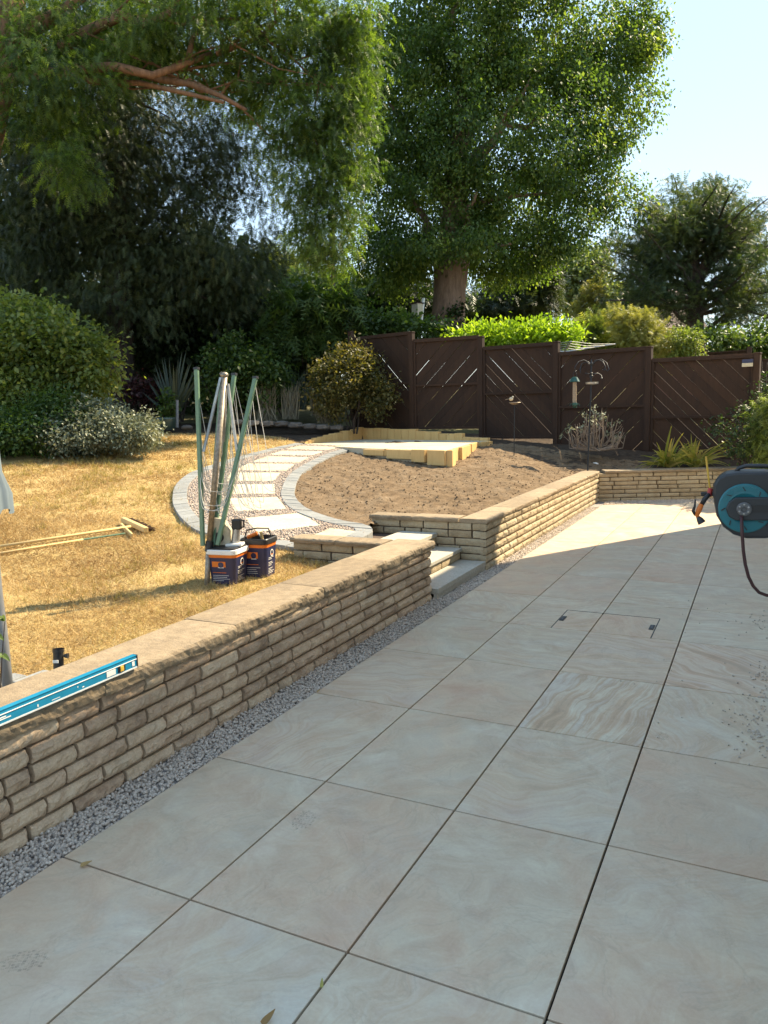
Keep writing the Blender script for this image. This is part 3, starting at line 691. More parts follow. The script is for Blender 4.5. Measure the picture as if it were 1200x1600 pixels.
# ------------------------------------------------------------------ timber edged terrace
dk = thing('timber_terrace', 'raised paved corner terrace edged with new yellow timber sleepers', 'terrace', (*onz(600, 695, DZ)[:2], DZ - .1))
top = [tuple(p) for p in (dA, dF, dE, dD, dC, dB)]
obj('paved_top', B().prism(top, DZ - .3, DZ), M['pathslab'], dk)
def palisade(a, b, hf, sw=.2, th=.1, zb=.55):
    L = np.linalg.norm(b - a); n = int(round(L / sw)); d = (b - a) / L; ang = math.atan2(d[1], d[0])
    for k in range(n):
        c = a + d * (k + .5) * L / n; h = hf((k + .5) / n); h += R.uniform(-.008, .008)
        obj('upright_sleeper', B().box((c[0], c[1], (zb + h) / 2), (L / n - .006, th, h - zb), rz=ang), M['timber'], dk, bevel=.004)
zl = lambda px, py, Pt: C[2] + (py - (636 - (600 - px) * .024)) / -F * ((np.array([Pt[0], Pt[1], DZ]) - C) @ RM[2])
palisade(dA, dB, lambda t: lerp(DZ + .05, DZ + .27, round(t * 7) / 7), .2)
palisade(dB, dC, lambda t: DZ + (.25 if t < .25 else .22 if t < .45 else .18 if t < .62 else .14 if t < .8 else .06), .2)
def front_sleeper(a, b, th, ht, dz=0):
    a, b = np.array(a), np.array(b); d = (b - a) / np.linalg.norm(b - a); c = (a + b) / 2; nrm = np.array([d[1], -d[0]])
    c = c + nrm * th / 2
    obj('edge_sleeper', B().box((c[0], c[1], DZ + dz - ht / 2 + .005), (np.linalg.norm(b - a) - .004, th, ht), rz=math.atan2(d[1], d[0])), M['timber'], dk, bevel=.006)
for t0, t1, th, ht, dz in ((0, .27, .06, .10, -.02), (.27, .30, .05, .12, 0), (.305, .63, .06, .15, -.01), (.635, .79, .10, .2, .004), (.80, 1.0, .06, .24, 0)):
    front_sleeper(lerp(dF, dE, t0), lerp(dF, dE, t1), th, ht, dz)
for t0, t1, th, ht in ((.0, .10, .09, .26), (.17, .30, .03, .24), (.30, .60, .09, .28), (.62, .66, .03, .24), (.68, .97, .07, .26)):
    front_sleeper(lerp(dE, dD, t0), lerp(dE, dD, t1), th, ht)
for t0, t1 in ((.05, .4), (.45, .95)): front_sleeper(lerp(dD, dC, t0), lerp(dD, dC, t1), .1, .3, -.01)

# ------------------------------------------------------------------ fence
fn = thing('garden_fence', 'dark brown timber fence of diagonal boarded panels stepping down to the right', 'fence', (-1.4, 14.1, .8))
FP = []
for px, pt, pb, D in ((520, 516, 640, 18.6), (548, 519, 640, 17.7), (643, 520, 668, 16.55), (752, 527, 676, 15.9), (870, 535, 694, 15.0), (1015, 543, 718, 13.95), (1184, 553, 740, 13.0), (1330, 575, 760, 12.2)):
    FP.append((at(px, pt, D), at(px, pb, D)))
for k, (t, b) in enumerate(FP):
    x, y = t[0], t[1]; zb = b[2] - .25
    o = obj('post', B().box((x, y, (t[2] + zb) / 2), (.1, .1, t[2] - zb), rz=-.25), M['post'], fn, bevel=.004)
    obj('post_cap', B().box((x, y, t[2] + .012), (.115, .115, .022), rz=-.25), M['post'], o, bevel=.005)
PAN = [(None, 0), (1, .11, .30), (-1, .10, .30), (1, .13, .28), (-1, .12, .28), (1, .13, .2), (-1, .55, .2)]
for k in range(1, len(FP) - 1):
    (t0, b0), (t1, b1) = FP[k], FP[k + 1]; dirn, drop, bot = PAN[k]
    a2 = np.array(t0[:2]); c2 = np.array(t1[:2]); L = np.linalg.norm(c2 - a2); d = (c2 - a2) / L; nrm = np.array([d[1], -d[0]])
    zt = t1[2] - drop + (.10 if k < 6 else .0); zb = max(zt - 1.78, min(b0[2], b1[2]) - .05)
    if k < 6: zb = {1: b1[2] - .1, 2: b1[2] + .08, 3: b1[2] + .10, 4: b1[2] - .05, 5: b1[2] - .05}[k]
    pn = B(); e0, e1 = .052, L - .052
    def pt3(u, z, o_=0): q = a2 + d * u + nrm * o_; return np.array((q[0], q[1], z))
    slope_t = .03
    for z_, hh in ((zt, .05), (zt - (zt - zb) * .5, .045), (zb + .02, .05)):
        pn.bar(pt3(e0, z_, .012), pt3(e1, z_, .012), .05, hh)
    for u in (e0 + .02, e1 - .02): pn.bar(pt3(u, zb, .010), pt3(u, zt - .026, .010), .036, .04, up=(d[0], d[1], 0))
    po = obj('fence_panel', pn, M['fence'], fn)
    obj('top_rail', B().bar(pt3(e0, zt + .036, 0), pt3(e1, zt + .036, 0), .07, .022), M['post'], po)
    # diagonal boards clipped to the panel
    Hh = zt - zb; bw = .155; stepw = .218; u0 = -Hh; 
    rect = [(e0, zb), (e1, zb), (e1, zt), (e0, zt)]; gapn = 0; u = -Hh - .1 + R.uniform(0, .1)
    while u < L + .1:
        g = .003 if R.random() < .5 else R.uniform(.004, .010)
        wv = stepw - g; 
        if dirn > 0: pl = [(u + Hh, zb), (u + Hh + wv, zb), (u + wv, zt), (u, zt)]
        else: pl = [(u, zb), (u + wv, zb), (u + wv + Hh, zt), (u + Hh, zt)]
        pl = [(p[0] + R.uniform(-.002, .002), p[1]) for p in pl]
        for (p, q) in ((rect[0], rect[1]), (rect[1], rect[2]), (rect[2], rect[3]), (rect[3], rect[0])):
            if len(pl) > 2: pl = clip(pl, p, q)
        if len(pl) > 2:
            ar = abs(sum(pl[i][0] * pl[(i + 1) % len(pl)][1] - pl[(i + 1) % len(pl)][0] * pl[i][1] for i in range(len(pl)))) / 2
            if ar > .004:
                alt = 1 - locals().get('alt', 0); oo = -.004 - .011 * alt + R.uniform(-.002, .002); ex = nrm * -.014
                obj('board', B().extrude3([pt3(p[0], p[1], oo) for p in pl], (ex[0], ex[1], 0)), M['fence'], po)
        u += stepw
# little plaque near the end post
pq = at(1168, 567, 12.98); pl_ = thing('fence_plaque', 'small blue and cream plaque fixed to the fence top near its right end', 'plaque', pq)
obj('blue_band', B().box(pq + np.array([0, -.03, .028]), (.17, .02, .062), rz=-.24), M['navy'], pl_)
obj('cream_band', B().box(pq + np.array([0, -.032, -.034]), (.17, .022, .06), rz=-.24), M['cream'], pl_)
# second fence further right
f2 = thing('back_fence', 'short stretch of brown fence behind the hedge at far right', 'fence', at(1130, 570, 19))
P2 = [at(1098, 537, 19.5), at(1171, 545, 18.6), at(1260, 556, 17.8)]
for p in P2:
    o = obj('post', B().box((p[0], p[1], p[2] - .9), (.11, .11, 1.9)), M['post'], f2)
for a, b in zip(P2, P2[1:]):
    d = b - a; d2 = d[:2] / np.linalg.norm(d[:2]); L = np.linalg.norm(d[:2]); n = 12; zt = min(a[2], b[2]) - .04
    for k in range(n):
        c = a[:2] + d2 * (k + .5) * L / n
        obj('board', B().box((c[0], c[1], zt - .85), (L / n - .006, .02, 1.7), rz=math.atan2(d2[1], d2[0])), M['fence'], f2)
    obj('top_rail', B().bar((a[0], a[1], zt + .01), (b[0], b[1], zt + .01), .08, .03), M['post'], f2)
p = at(1106, 545, 19.6); q = at(1085, 545, 23)
obj('return_panel', B().bar((p[0] - .03, p[1] + .12, p[2] - .75), (q[0], q[1], q[2] - .75), .03, 1.5), M['fence'], f2)

# ------------------------------------------------------------------ the house whose shade lies on the patio
HH = 5.67
hs = thing('house', 'cream rendered house standing along the right of the patio', 'house', (6, 2, 0))
obj('wall', B().prism([(HOUSE_X, .75), (9.5, .75), (9.5, HOUSE_Y), (HOUSE_X, HOUSE_Y)], -.15, HH), M['render'], hs)  # out of view; near end cut short to let skylight onto the patio
rf = B(); a = [(HOUSE_X - .02, 0.7, HH + .003), (6, 0.7, HH + 2.4), (9.52, 0.7, HH + .003)]
rf.extrude3(a, (0, HOUSE_Y - .65, 0)); obj('roof', rf, M['rooftile'], hs)
obj('gutter', B().tube([(HOUSE_X - .06, .72, HH - .06), (HOUSE_X - .06, HOUSE_Y + .03, HH - .06)], .055), M['black'], hs)
for y in (6.5, 9.3):
    for z in (1.4, 4.1):
        wn = obj('window', B().box((HOUSE_X - .012, y, z), (.03, 1.5, 1.2)), M['white'], hs); obj('pane', B().box((HOUSE_X - .03, y, z), (.008, 1.36, 1.06)), M['glass'], wn)
dr = obj('door', B().box((HOUSE_X - .014, 1.9, 1.06), (.035, 1.0, 2.08)), M['white'], hs); obj('pane', B().box((HOUSE_X - .035, 1.9, 1.2), (.008, .8, 1.6)), M['glass'], dr)

# ------------------------------------------------------------------ foliage tools
LEAF_V = np.array([(0, 0, 0), (.32, .45, .06), (0, 1, -.04), (-.32, .45, .06)], float); LEAF_F = np.array([(0, 1, 2), (0, 2, 3)])
def feather(npair=4, ln=.34, droop=.25):
    vs = []; fs = []
    def tri(a, b, c): o = len(vs); vs.extend([a, b, c]); fs.append((o, o + 1, o + 2))
    for i in range(npair):
        y = .08 + .84 * i / npair; z = -droop * y * y; l = ln * (1 - .55 * i / npair)
        for s in (-1, 1):
            tri((0, y, z), (s * l, y + l * .75, z - .35 * l), (0, y + .12, z - .01))
    tri((-.035, .0, 0), (.035, 0, 0), (0, 1.05, -droop))
    return np.array(vs, float), np.array(fs)
FEA_V, FEA_F = feather()
FLAT_V, FLAT_F = feather(4, .42, .12)
def frames(d, roll_sd=.5, up=None):
    """rows: x,y,z axes with y = growth direction d"""
    d = d / np.linalg.norm(d, axis=1, keepdims=True); n = len(d)
    up = np.tile([0, 0, 1.0], (n, 1)) + NR.normal(0, roll_sd, (n, 3))
    x = np.cross(d, up); x /= np.linalg.norm(x, axis=1, keepdims=True) + 1e-9; z = np.cross(x, d)
    return np.stack([x, d, z], -1)
def blob_points(blobs, n, shell=.5):
    """blobs: (centre xyz, radii xyz, weight)"""
    wts = np.array([b[2] for b in blobs], float); wts /= wts.sum(); k = NR.multinomial(n, wts); out = []; outd = []
    for b, m in zip(blobs, k):
        u = NR.normal(size=(m, 3)); u /= np.linalg.norm(u, axis=1, keepdims=True); r = (shell + (1 - shell) * NR.uniform(0, 1, m) ** .7)[:, None]
        out.append(np.array(b[0]) + u * r * np.array(b[1])); outd.append(u)
    return np.concatenate(out), np.concatenate(outd)
def px_blob(px, py, D, rx, ry, dz=None, w=None):
    c = at(px, py, D); a = rx * D / F; b = ry * D / F; dd = dz if dz is not None else a * .9
    return (c, (a, dd, b), w if w is not None else rx * ry)
def crown(name, parent, blobs, n, size, mat, tpl='leaf', clump=60, csd=.28, droop=.3, shell=.5, vbias=0.0, flat=.5, clumpdir=False, szj=(.7, 1.3)):
    tv, tf = {'leaf': (LEAF_V, LEAF_F), 'fea': (FEA_V, FEA_F), 'flat': (FLAT_V, FLAT_F)}[tpl]
    nc = max(1, n // clump); cp, cdir = blob_points(blobs, nc, shell); i = np.repeat(np.arange(nc), clump); m = len(i)
    p = cp[i] + NR.normal(0, 1, (m, 3)) * csd * np.array([1, 1, .7])
    d = cdir[i] * (1.0 if clumpdir else .45) + NR.normal(0, flat, (m, 3)); d[:, 2] -= droop
    fr = frames(d, .45); s = size * NR.uniform(*szj, m)
    V, Fc = stamp(tv, tf, p, fr, np.repeat(s[:, None], 3, 1))
    cv = np.clip(NR.normal(.45, .22, nc), 0, 1)[i]; v = np.clip(cv + NR.normal(0, .16, m) + vbias, 0, 1)
    return npobj(name, V, Fc, mat, parent, attr=np.repeat(v, len(tv)), kind='stuff')
def limb(b, p0, p1, r0, r1, n=6, wob=.12, seg=6, sag=0.0):
    p0, p1 = np.array(p0, float), np.array(p1, float); L = np.linalg.norm(p1 - p0); pts = []
    o = NR.normal(0, 1, (seg + 1, 3)) * wob * L * .25
    for i in range(seg + 1):
        t = i / seg; pts.append(p0 + (p1 - p0) * t + o[i] * math.sin(math.pi * t) + np.array([0, 0, -sag * L * t * t]))
    b.tube(pts, [lerp(r0, r1, i / seg) for i in range(seg + 1)], n); return pts
def tree(name, label, cat, base, trunk_r, trunk_top, blobs, n, size, lmat, bmat, tpl='leaf', nl=14, group=None, **kw):
    t = thing(name, label, cat, base, group); b = B(); tp = limb(b, base, trunk_top, trunk_r, trunk_r * .35, 12, .05, 8)
    cp, _ = blob_points(blobs, nl, .6)
    for c in cp:
        s = tp[min(len(tp) - 1, max(2, int(len(tp) * R.uniform(.35, 1))))]; limb(b, s, c, trunk_r * R.uniform(.15, .3), trunk_r * .05, 5, .2, 6)
    obj('trunk', b, bmat, t, smooth=True); crown('crown', t, blobs, n, size, lmat, tpl, **kw); return t
def shrub(name, label, cat, blobs, n, size, lmat, bmat, tpl='leaf', group=None, base=None, nst=7, **kw):
    c = np.mean([b[0] for b in blobs], 0)
    if base is None: base = (c[0], c[1], float(zg(np.array(c[0]), np.array(c[1]))) - .02)
    t = thing(name, label, cat, base, group); b = B(); cp, _ = blob_points(blobs, nst, .5)
    for q in cp: limb(b, np.array(base) + np.array([R.uniform(-.12, .12), R.uniform(-.12, .12), 0]), q, .022, .006, 5, .2, 5)
    obj('stems', b, bmat, t); crown('foliage', t, blobs, n, size, lmat, tpl, **kw); return t

# ------------------------------------------------------------------ trees and shrubs
def pb(px, py, D, rx, ry, w=None, dz=None): return px_blob(px, py, D, rx, ry, dz, w)
# lime beyond the fence
Dl = 23.0
lb = [pb(720, 50, Dl, 190, 130), pb(850, 70, Dl, 140, 120), pb(945, 150, Dl, 85, 115), pb(760, 220, Dl, 200, 130), pb(655, 330, Dl, 120, 110), pb(820, 330, Dl, 125, 95), pb(925, 270, Dl, 62, 80), pb(600, 400, Dl, 70, 65, 3500), pb(745, 385, Dl - 1.3, 70, 24, 1500), pb(650, 390, Dl - 1.3, 60, 26, 1500), pb(790, 405, Dl + 1, 80, 45, 3600), pb(630, 430, Dl + .5, 48, 40, 2000), pb(780, -120, Dl, 190, 130), pb(640, 160, Dl, 120, 160), pb(1000, 60, Dl, 40, 60, 3500), pb(975, 330, Dl, 40, 45, 1500), pb(880, 385, Dl, 50, 35, 1400)]
t = thing('lime_tree', 'tall leafy broadleaf tree with thick pale trunk behind the fence', 'tree', at(697, 545, Dl))
b = B(); base = at(697, 560, Dl); topp = at(722, 100, Dl)
prof = [(560, 33), (530, 28), (490, 26), (450, 25), (415, 28), (395, 30), (360, 22), (300, 16), (220, 13), (120, 9)]
b.tube([at(697 + (560 - y) * .055, y, Dl) for y, r in prof], [r * Dl / F for y, r in prof], 18)
for (x0, y0, x1, y1, r) in ((706, 395, 745, 300, .24), (690, 400, 640, 300, .2), (710, 330, 600, 150, .16), (712, 300, 830, 120, .18), (715, 260, 900, 150, .14), (718, 240, 780, 20, .15), (690, 390, 610, 380, .1), (716, 385, 800, 380, .1), (722, 150, 700, -60, .12), (735, 320, 860, 300, .1)):
    limb(b, at(x0, y0, Dl), at(x1, y1, Dl + R.uniform(-1.5, 1)), r, .03, 7, .14, 7)
obj('trunk', b, M['bark_lime'], t, smooth=True)
crown('crown', t, lb, 190000, .108, M['l_lime'], 'leaf', clump=80, csd=.24, droop=.75, shell=.35)
crown('ivy', t, [pb(700, 500, Dl - .5, 16, 26), pb(712, 490, Dl - .5, 10, 18)], 700, .11, M['l_dark'], clump=30, csd=.12)
# yew with long limbs at the left
Dy = 15.5
yb = [pb(60, 50, Dy, 100, 70), pb(70, 130, Dy - .5, 120, 60), pb(60, 205, Dy - .3, 80, 50, 2600), pb(200, 60, Dy, 110, 60), pb(340, 50, Dy, 150, 70), pb(470, 70, Dy, 110, 90), pb(545, 90, Dy, 58, 110), pb(470, 200, Dy, 90, 85), pb(545, 210, Dy, 52, 80), pb(500, 290, Dy, 72, 60), pb(515, 360, Dy + .3, 72, 55), pb(500, 400, Dy + .6, 45, 45, 1200), pb(390, 130, Dy + .6, 100, 45), pb(120, 270, Dy - .6, 70, 55, 1500), pb(330, -70, Dy, 260, 90), pb(-90, 80, Dy, 110, 150)]
t = thing('yew_tree', 'spreading yew with reddish limbs and drooping sprays at top left', 'tree', (*at(-10, 600, Dy)[:2], 1.0))
b = B(); tb = at(-14, 660, Dy)
b.tube([at(-95, 660, Dy), at(-75, 420, Dy), at(-32, 260, Dy), at(-6, 160, Dy), at(14, 60, Dy), at(34, -120, Dy)], [.42, .36, .31, .28, .25, .2], 12)
for pts_, r0 in (([(0, 128), (60, 118), (120, 108), (180, 104), (238, 118), (290, 100), (330, 84)], .13), ([(200, 108), (250, 124), (300, 132), (345, 150), (385, 172)], .09), ([(20, 60), (60, 40), (95, 20), (140, -12)], .2), ([(95, 75), (140, 48), (190, 24), (230, 38), (262, 22), (290, -15)], .13), ([(190, 24), (160, 40), (120, 68)], .1), ([(296, 88), (300, 60), (330, 30)], .07), ([(350, 80), (372, 62), (384, 30)], .05), ([(338, 84), (400, 62), (432, 34)], .06), ([(100, 116), (150, 128), (220, 130), (300, 148), (350, 160)], .08), ([(0, 190), (-6, 170), (4, 120)], .1)):
    b.tube([at(x, y, Dy - .25 + .25 * math.sin(i * 1.3)) for i, (x, y) in enumerate(pts_)], [lerp(r0, r0 * .4, i / (len(pts_) - 1)) for i in range(len(pts_))], 8)
cp, _ = blob_points(yb, 15, .2)
for c in cp:
    o = at(*R.choice([(240, 118), (290, 100), (345, 150), (190, 24), (384, 30), (60, 118), (432, 34), (120, 60)]), Dy)
    limb(b, o, c, .034, .01, 5, .2, 7, sag=.06)
obj('trunk', b, M['bark_yew'], t, smooth=True)
crown('crown', t, yb, 46000, .19, M['l_yew'], 'fea', clump=34, csd=.17, droop=.6, shell=.2, flat=.5, szj=(.6, 1.3))
# dark spruce behind it
Ds = 19.5
sb = [pb(200, 480, Ds - .6, 110, 55, 3500), pb(90, 500, Ds - .5, 90, 50, 2000), pb(330, 250, Ds, 80, 80, 3200), pb(300, 330, Ds, 90, 60, 2600), pb(400, 330, Ds + .4, 50, 70, 1100), pb(120, 300, Ds, 170, 120), pb(60, 400, Ds - .4, 110, 90), pb(200, 210, Ds, 110, 100), pb(240, 400, Ds, 130, 80), pb(345, 420, Ds - .3, 110, 50), pb(320, 290, Ds + .5, 75, 90, 1500), pb(385, 250, Ds + .6, 50, 80, 480), pb(410, 400, Ds, 50, 50, 1500), pb(330, 180, Ds + .5, 80, 50, 1200), pb(60, 200, Ds + 1, 110, 110), pb(160, 60, Ds + 1, 180, 120), pb(360, 470, Ds - .3, 80, 30, 1800), pb(430, 200, Ds + .8, 30, 40, 150)]
t = thing('spruce_tree', 'dark dense conifer with drooping boughs behind the yew', 'tree', (*at(190, 600, Ds)[:2], 1.1))
b = B(); limb(b, at(190, 640, Ds), at(190, -150, Ds), .38, .1, 10, .02, 8)
cp, _ = blob_points(sb, 40, .3)
for c in cp:
    z = c[2] + .6; o = at(190, 300, Ds); o[2] = z; limb(b, o, c, .06, .015, 5, .12, 6, sag=.1)
obj('trunk', b, M['bark_dark'], t, smooth=True)
crown('crown', t, sb, 56000, .22, M['l_spruce'], 'fea', clump=30, csd=.30, droop=.6, shell=.15, flat=.4)
# yew like conifer at the right
Dr = 25.0
t = thing('spreading_conifer', 'open grey green conifer with upswept feathery boughs at right', 'tree', (*at(1085, 540, Dr)[:2], .9))
b = B(); rb = []
for k in range(64):
    a = math.radians(R.uniform(-35, 215)); ln = R.uniform(.6, 1.05); ex = 1092 + math.cos(a) * 165 * ln; ey = 425 - math.sin(a) * (150 if math.sin(a) > 0 else 140) * ln; dd = Dr + R.uniform(-3, 3)
    pts_ = limb(b, at(1086 + R.uniform(-16, 16), min(540, ey + R.uniform(40, 120)) if ey < 430 else R.uniform(440, 500), Dr), at(ex, ey, dd), .08, .014, 5, .08, 6)
    for j in (2, 3, 4, 5): rb.append((np.array(pts_[j]) * .5 + np.array(pts_[j + 1]) * .5, np.array([.30, .30, .38]) * (1.5 - j * .2), 1.3 - j * .16))
limb(b, at(1086, 570, Dr), at(1086, 380, Dr), .36, .12, 10, .03, 6)
rb += [pb(1086, 480, Dr, 90, 45, 9, 2.0)]
obj('trunk', b, M['bark_dark'], t)
crown('crown', t, rb, 21000, .25, M['l_yew2'], 'fea', clump=16, csd=.2, droop=-.2, shell=.1, flat=.35, clumpdir=True)
# other trees beyond the fence
tree('dark_conifer', 'dark columnar conifer to the right of the thick pale trunk', 'tree', at(820, 560, 30), .2, at(820, 400, 30), [pb(822, 465, 30, 46, 50), pb(785, 490, 30, 60, 35), pb(835, 430, 30, 28, 45), pb(750, 490, 31, 40, 40)], 9000, .36, M['l_spruce'], M['bark_dark'], 'fea', nl=8, clump=30, csd=.3)
tree('birch_tree', 'pale airy tree far off behind the golden bushes', 'tree', at(905, 560, 42), .16, at(905, 400, 42), [pb(900, 440, 42, 50, 45), pb(920, 410, 42, 30, 25), pb(875, 420, 43, 30, 30), pb(930, 460, 42, 40, 30)], 9000, .24, M['l_pale'], M['bark_lime'], nl=18, clump=30, csd=.35, droop=.5)
tree('golden_conifer', 'small pointed golden green conifer above the hedge', 'tree', at(930, 540, 25), .08, at(930, 450, 25), [pb(930, 495, 25, 32, 25), pb(930, 472, 25, 19, 22), pb(931, 455, 25, 9, 12)], 1900, .25, M['l_gold'], M['bark_dark'], 'flat', nl=5, clump=20, csd=.14, vbias=-.12)
tree('tall_conifer', 'dark conifer close behind the thick pale trunk on its left', 'tree', at(610, 560, 28), .2, at(610, 430, 28), [pb(620, 470, 28, 70, 40), pb(560, 480, 29, 60, 30), pb(690, 485, 29, 50, 30)], 6500, .4, M['l_dark'], M['bark_dark'], 'fea', nl=8, clump=26, csd=.3)
tree('garden_tree', 'pale green feathery tree seen under the hanging yew sprays', 'tree', at(540, 560, 27), .12, at(540, 450, 27), [pb(545, 455, 27, 32, 28), pb(480, 445, 27, 40, 25), pb(505, 480, 26, 40, 25)], 3800, .26, M['l_mid'], M['bark_dark'], 'flat', nl=6, clump=26, csd=.2)
tree('garden_tree', 'soft green tree in the gap between dark conifer and yew', 'tree', at(432, 560, 32), .14, at(432, 420, 32), [pb(430, 425, 32, 32, 38), pb(405, 450, 32, 40, 35)], 3800, .34, M['l_olive'], M['bark_dark'], 'flat', nl=6, clump=26, csd=.25)
for k, (px, D, ry, lab) in enumerate(((-120, 26, 210, 'dark tree filling the far left edge behind the yew'), (60, 27, 170, 'dark tree behind the big round shrub at left'), (300, 27, 120, 'dark tree behind the clump of sword leaves'))):
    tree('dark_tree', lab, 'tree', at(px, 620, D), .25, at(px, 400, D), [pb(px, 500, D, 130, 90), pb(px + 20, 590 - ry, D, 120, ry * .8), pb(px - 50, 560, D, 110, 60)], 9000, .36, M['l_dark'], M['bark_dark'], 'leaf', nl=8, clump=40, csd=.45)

shrub('dark_hedge', 'added dark evergreen hedge covering sky gaps at the back left of the garden', 'hedge', [pb(x, 600, 25, 75, 62) for x in range(-160, 560, 60)] + [pb(x, 545, 25, 75, 45) for x in range(-160, 480, 70)], 17000, .26, M['l_dark'], M['bark_dark'], clump=40, csd=.3, base=(*at(200, 640, 25)[:2], 1.2))  # dense backdrop added to cover bright sky showing under the bushes
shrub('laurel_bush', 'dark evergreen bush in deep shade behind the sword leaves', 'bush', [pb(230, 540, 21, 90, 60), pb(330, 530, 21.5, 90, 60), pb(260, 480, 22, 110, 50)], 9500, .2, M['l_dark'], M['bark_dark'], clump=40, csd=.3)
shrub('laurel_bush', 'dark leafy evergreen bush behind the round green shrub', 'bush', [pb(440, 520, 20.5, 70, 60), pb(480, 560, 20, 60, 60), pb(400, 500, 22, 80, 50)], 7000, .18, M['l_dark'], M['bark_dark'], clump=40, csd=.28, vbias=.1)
shrub('sumac_bush', 'bush with long drooping feathery leaves beside the fence end', 'bush', [pb(500, 485, 18.8, 46, 34), pb(470, 500, 18.8, 40, 40), pb(530, 500, 19, 40, 30)], 1500, .55, M['l_mid'], M['bark_dark'], 'fea', clump=10, csd=.25, droop=.55, vbias=-.15)
shrub('round_bush', 'rounded mid green shrub in shade behind the folded clothes dryer', 'bush', [pb(375, 570, 17.8, 58, 42), pb(350, 600, 17.6, 45, 40), pb(410, 600, 17.6, 40, 40)], 8000, .1, M['l_mid'], M['bark_dark'], clump=40, csd=.16, vbias=-.22)
shrub('bronze_bush', 'bronze and yellow leaved bush in front of the left fence end', 'bush', [pb(545, 590, 16.8, 55, 45), pb(520, 610, 16.6, 40, 42), pb(585, 615, 16.6, 32, 36), pb(550, 560, 17, 32, 24)], 8500, .075, M['l_brown'], M['bark_dark'], clump=30, csd=.13, flat=.6)
shrub('green_hedge', 'shaded green hedge behind the left fence panels', 'hedge', [pb(600, 515, 19.2, 50, 22), pb(650, 520, 19, 50, 18), pb(560, 530, 20, 50, 26)], 6500, .13, M['l_mid'], M['bark_dark'], clump=40, csd=.18, vbias=-.2)
shrub('bright_hedge', 'sunlit bright lime green hedge above the fence', 'hedge', [pb(750, 531, 18, 42, 20), pb(800, 530, 18, 45, 22), pb(850, 529, 18, 40, 22), pb(880, 530, 17.9, 20, 22)], 10500, .10, M['l_bright'], M['bark_dark'], clump=40, csd=.16, droop=-.45)
shrub('feathery_bush', 'feathery olive green bush beside the bright hedge', 'bush', [pb(940, 540, 20, 46, 42), pb(960, 530, 20, 36, 34), pb(915, 545, 20, 30, 38)], 3200, .22, M['l_olive'], M['bark_dark'], 'flat', clump=22, csd=.14, droop=-.6)
shrub('golden_bush', 'golden yellow conifer bush with nodding tips above the fence', 'bush', [pb(1000, 520, 18.5, 30, 30), pb(1022, 540, 18.3, 32, 30), pb(985, 505, 18.8, 22, 20), pb(1030, 555, 18.2, 25, 25), pb(965, 492, 19, 16, 14)], 3600, .17, M['l_gold'], M['bark_dark'], 'flat', clump=24, csd=.13, droop=.2)
shrub('small_bush', 'neat pale green bush right of the golden bush', 'bush', [pb(1063, 542, 18, 30, 30), pb(1075, 555, 18, 22, 24)], 3600, .07, M['l_olive'], M['bark_dark'], clump=40, csd=.1)
shrub('far_hedge', 'leafy green hedge behind the short back fence', 'hedge', [pb(1110, 535, 22, 40, 22), pb(1165, 545, 22, 40, 22), pb(1200, 535, 22, 50, 26), pb(1250, 540, 22, 50, 30)], 7000, .14, M['l_mid'], M['bark_dark'], clump=40, csd=.18, vbias=.25)
shrub('far_bush', 'dull green round tree-like bush before the distant roof', 'bush', [pb(985, 485, 34, 34, 22)], 2200, .2, M['l_dark'], M['bark_dark'], clump=30, csd=.25, vbias=.3)
# big bushes at the left of the lawn
shrub('large_bush', 'large rounded leafy green bush at the left of the lawn', 'bush', [pb(60, 560, 14.2, 110, 80), pb(20, 520, 14.4, 80, 60), pb(120, 575, 13.9, 55, 65), pb(50, 500, 14.4, 55, 35, 1500), pb(40, 640, 13.8, 70, 60)], 24000, .105, M['l_olive'], M['bark_dark'], clump=40, csd=.17, base=(*P(50, 695)[:2], .95))
shrub('grey_bush', 'silvery grey leaved low bush spilling onto the dry lawn', 'bush', [pb(190, 670, 12.9, 56, 30), pb(215, 680, 12.6, 34, 24), pb(150, 655, 13, 50, 36), pb(120, 680, 12.7, 60, 30)], 13000, .055, M['l_grey'], M['bark_dark'], clump=30, csd=.1, base=(*P(175, 700)[:2], .95))
shrub('shaded_bush', 'dull dark green bush at the foot of the large left bush', 'bush', [pb(40, 680, 12.7, 70, 32), pb(90, 650, 13, 55, 40), pb(-20, 670, 12.8, 60, 40)], 12000, .065, M['l_mid'], M['bark_dark'], clump=30, csd=.12, vbias=-.1, base=(*P(50, 712)[:2], .92))
shrub('red_shrub', 'dark red leaved shrub left of the sword leaves', 'bush', [pb(215, 606, 18.2, 34, 12), pb(240, 620, 17.9, 26, 10)], 1300, .09, M['l_red'], M['bark_dark'], clump=24, csd=.15)
shrub('climbing_shrub', 'pale flowered glossy shrub at the right end of the fence', 'bush', [pb(1165, 700, 12.2, 22, 18), pb(1170, 655, 12.6, 24, 30), pb(1195, 640, 12.3, 22, 40), pb(1150, 690, 12.3, 20, 22), pb(1120, 672, 12.6, 18, 18, 300), pb(1210, 610, 12.4, 18, 26)], 2000, .06, M['l_dark'], M['bark_dark'], clump=12, csd=.09, vbias=.3)
shrub('tall_grass_bush', 'willowy pale green bush at the right edge above the wall', 'bush', [pb(1194, 700, 11.9, 12, 34), pb(1204, 660, 11.9, 14, 40)], 900, .17, M['l_olive'], M['bark_dark'], 'flat', clump=10, csd=.08, droop=.5, vbias=-.25)

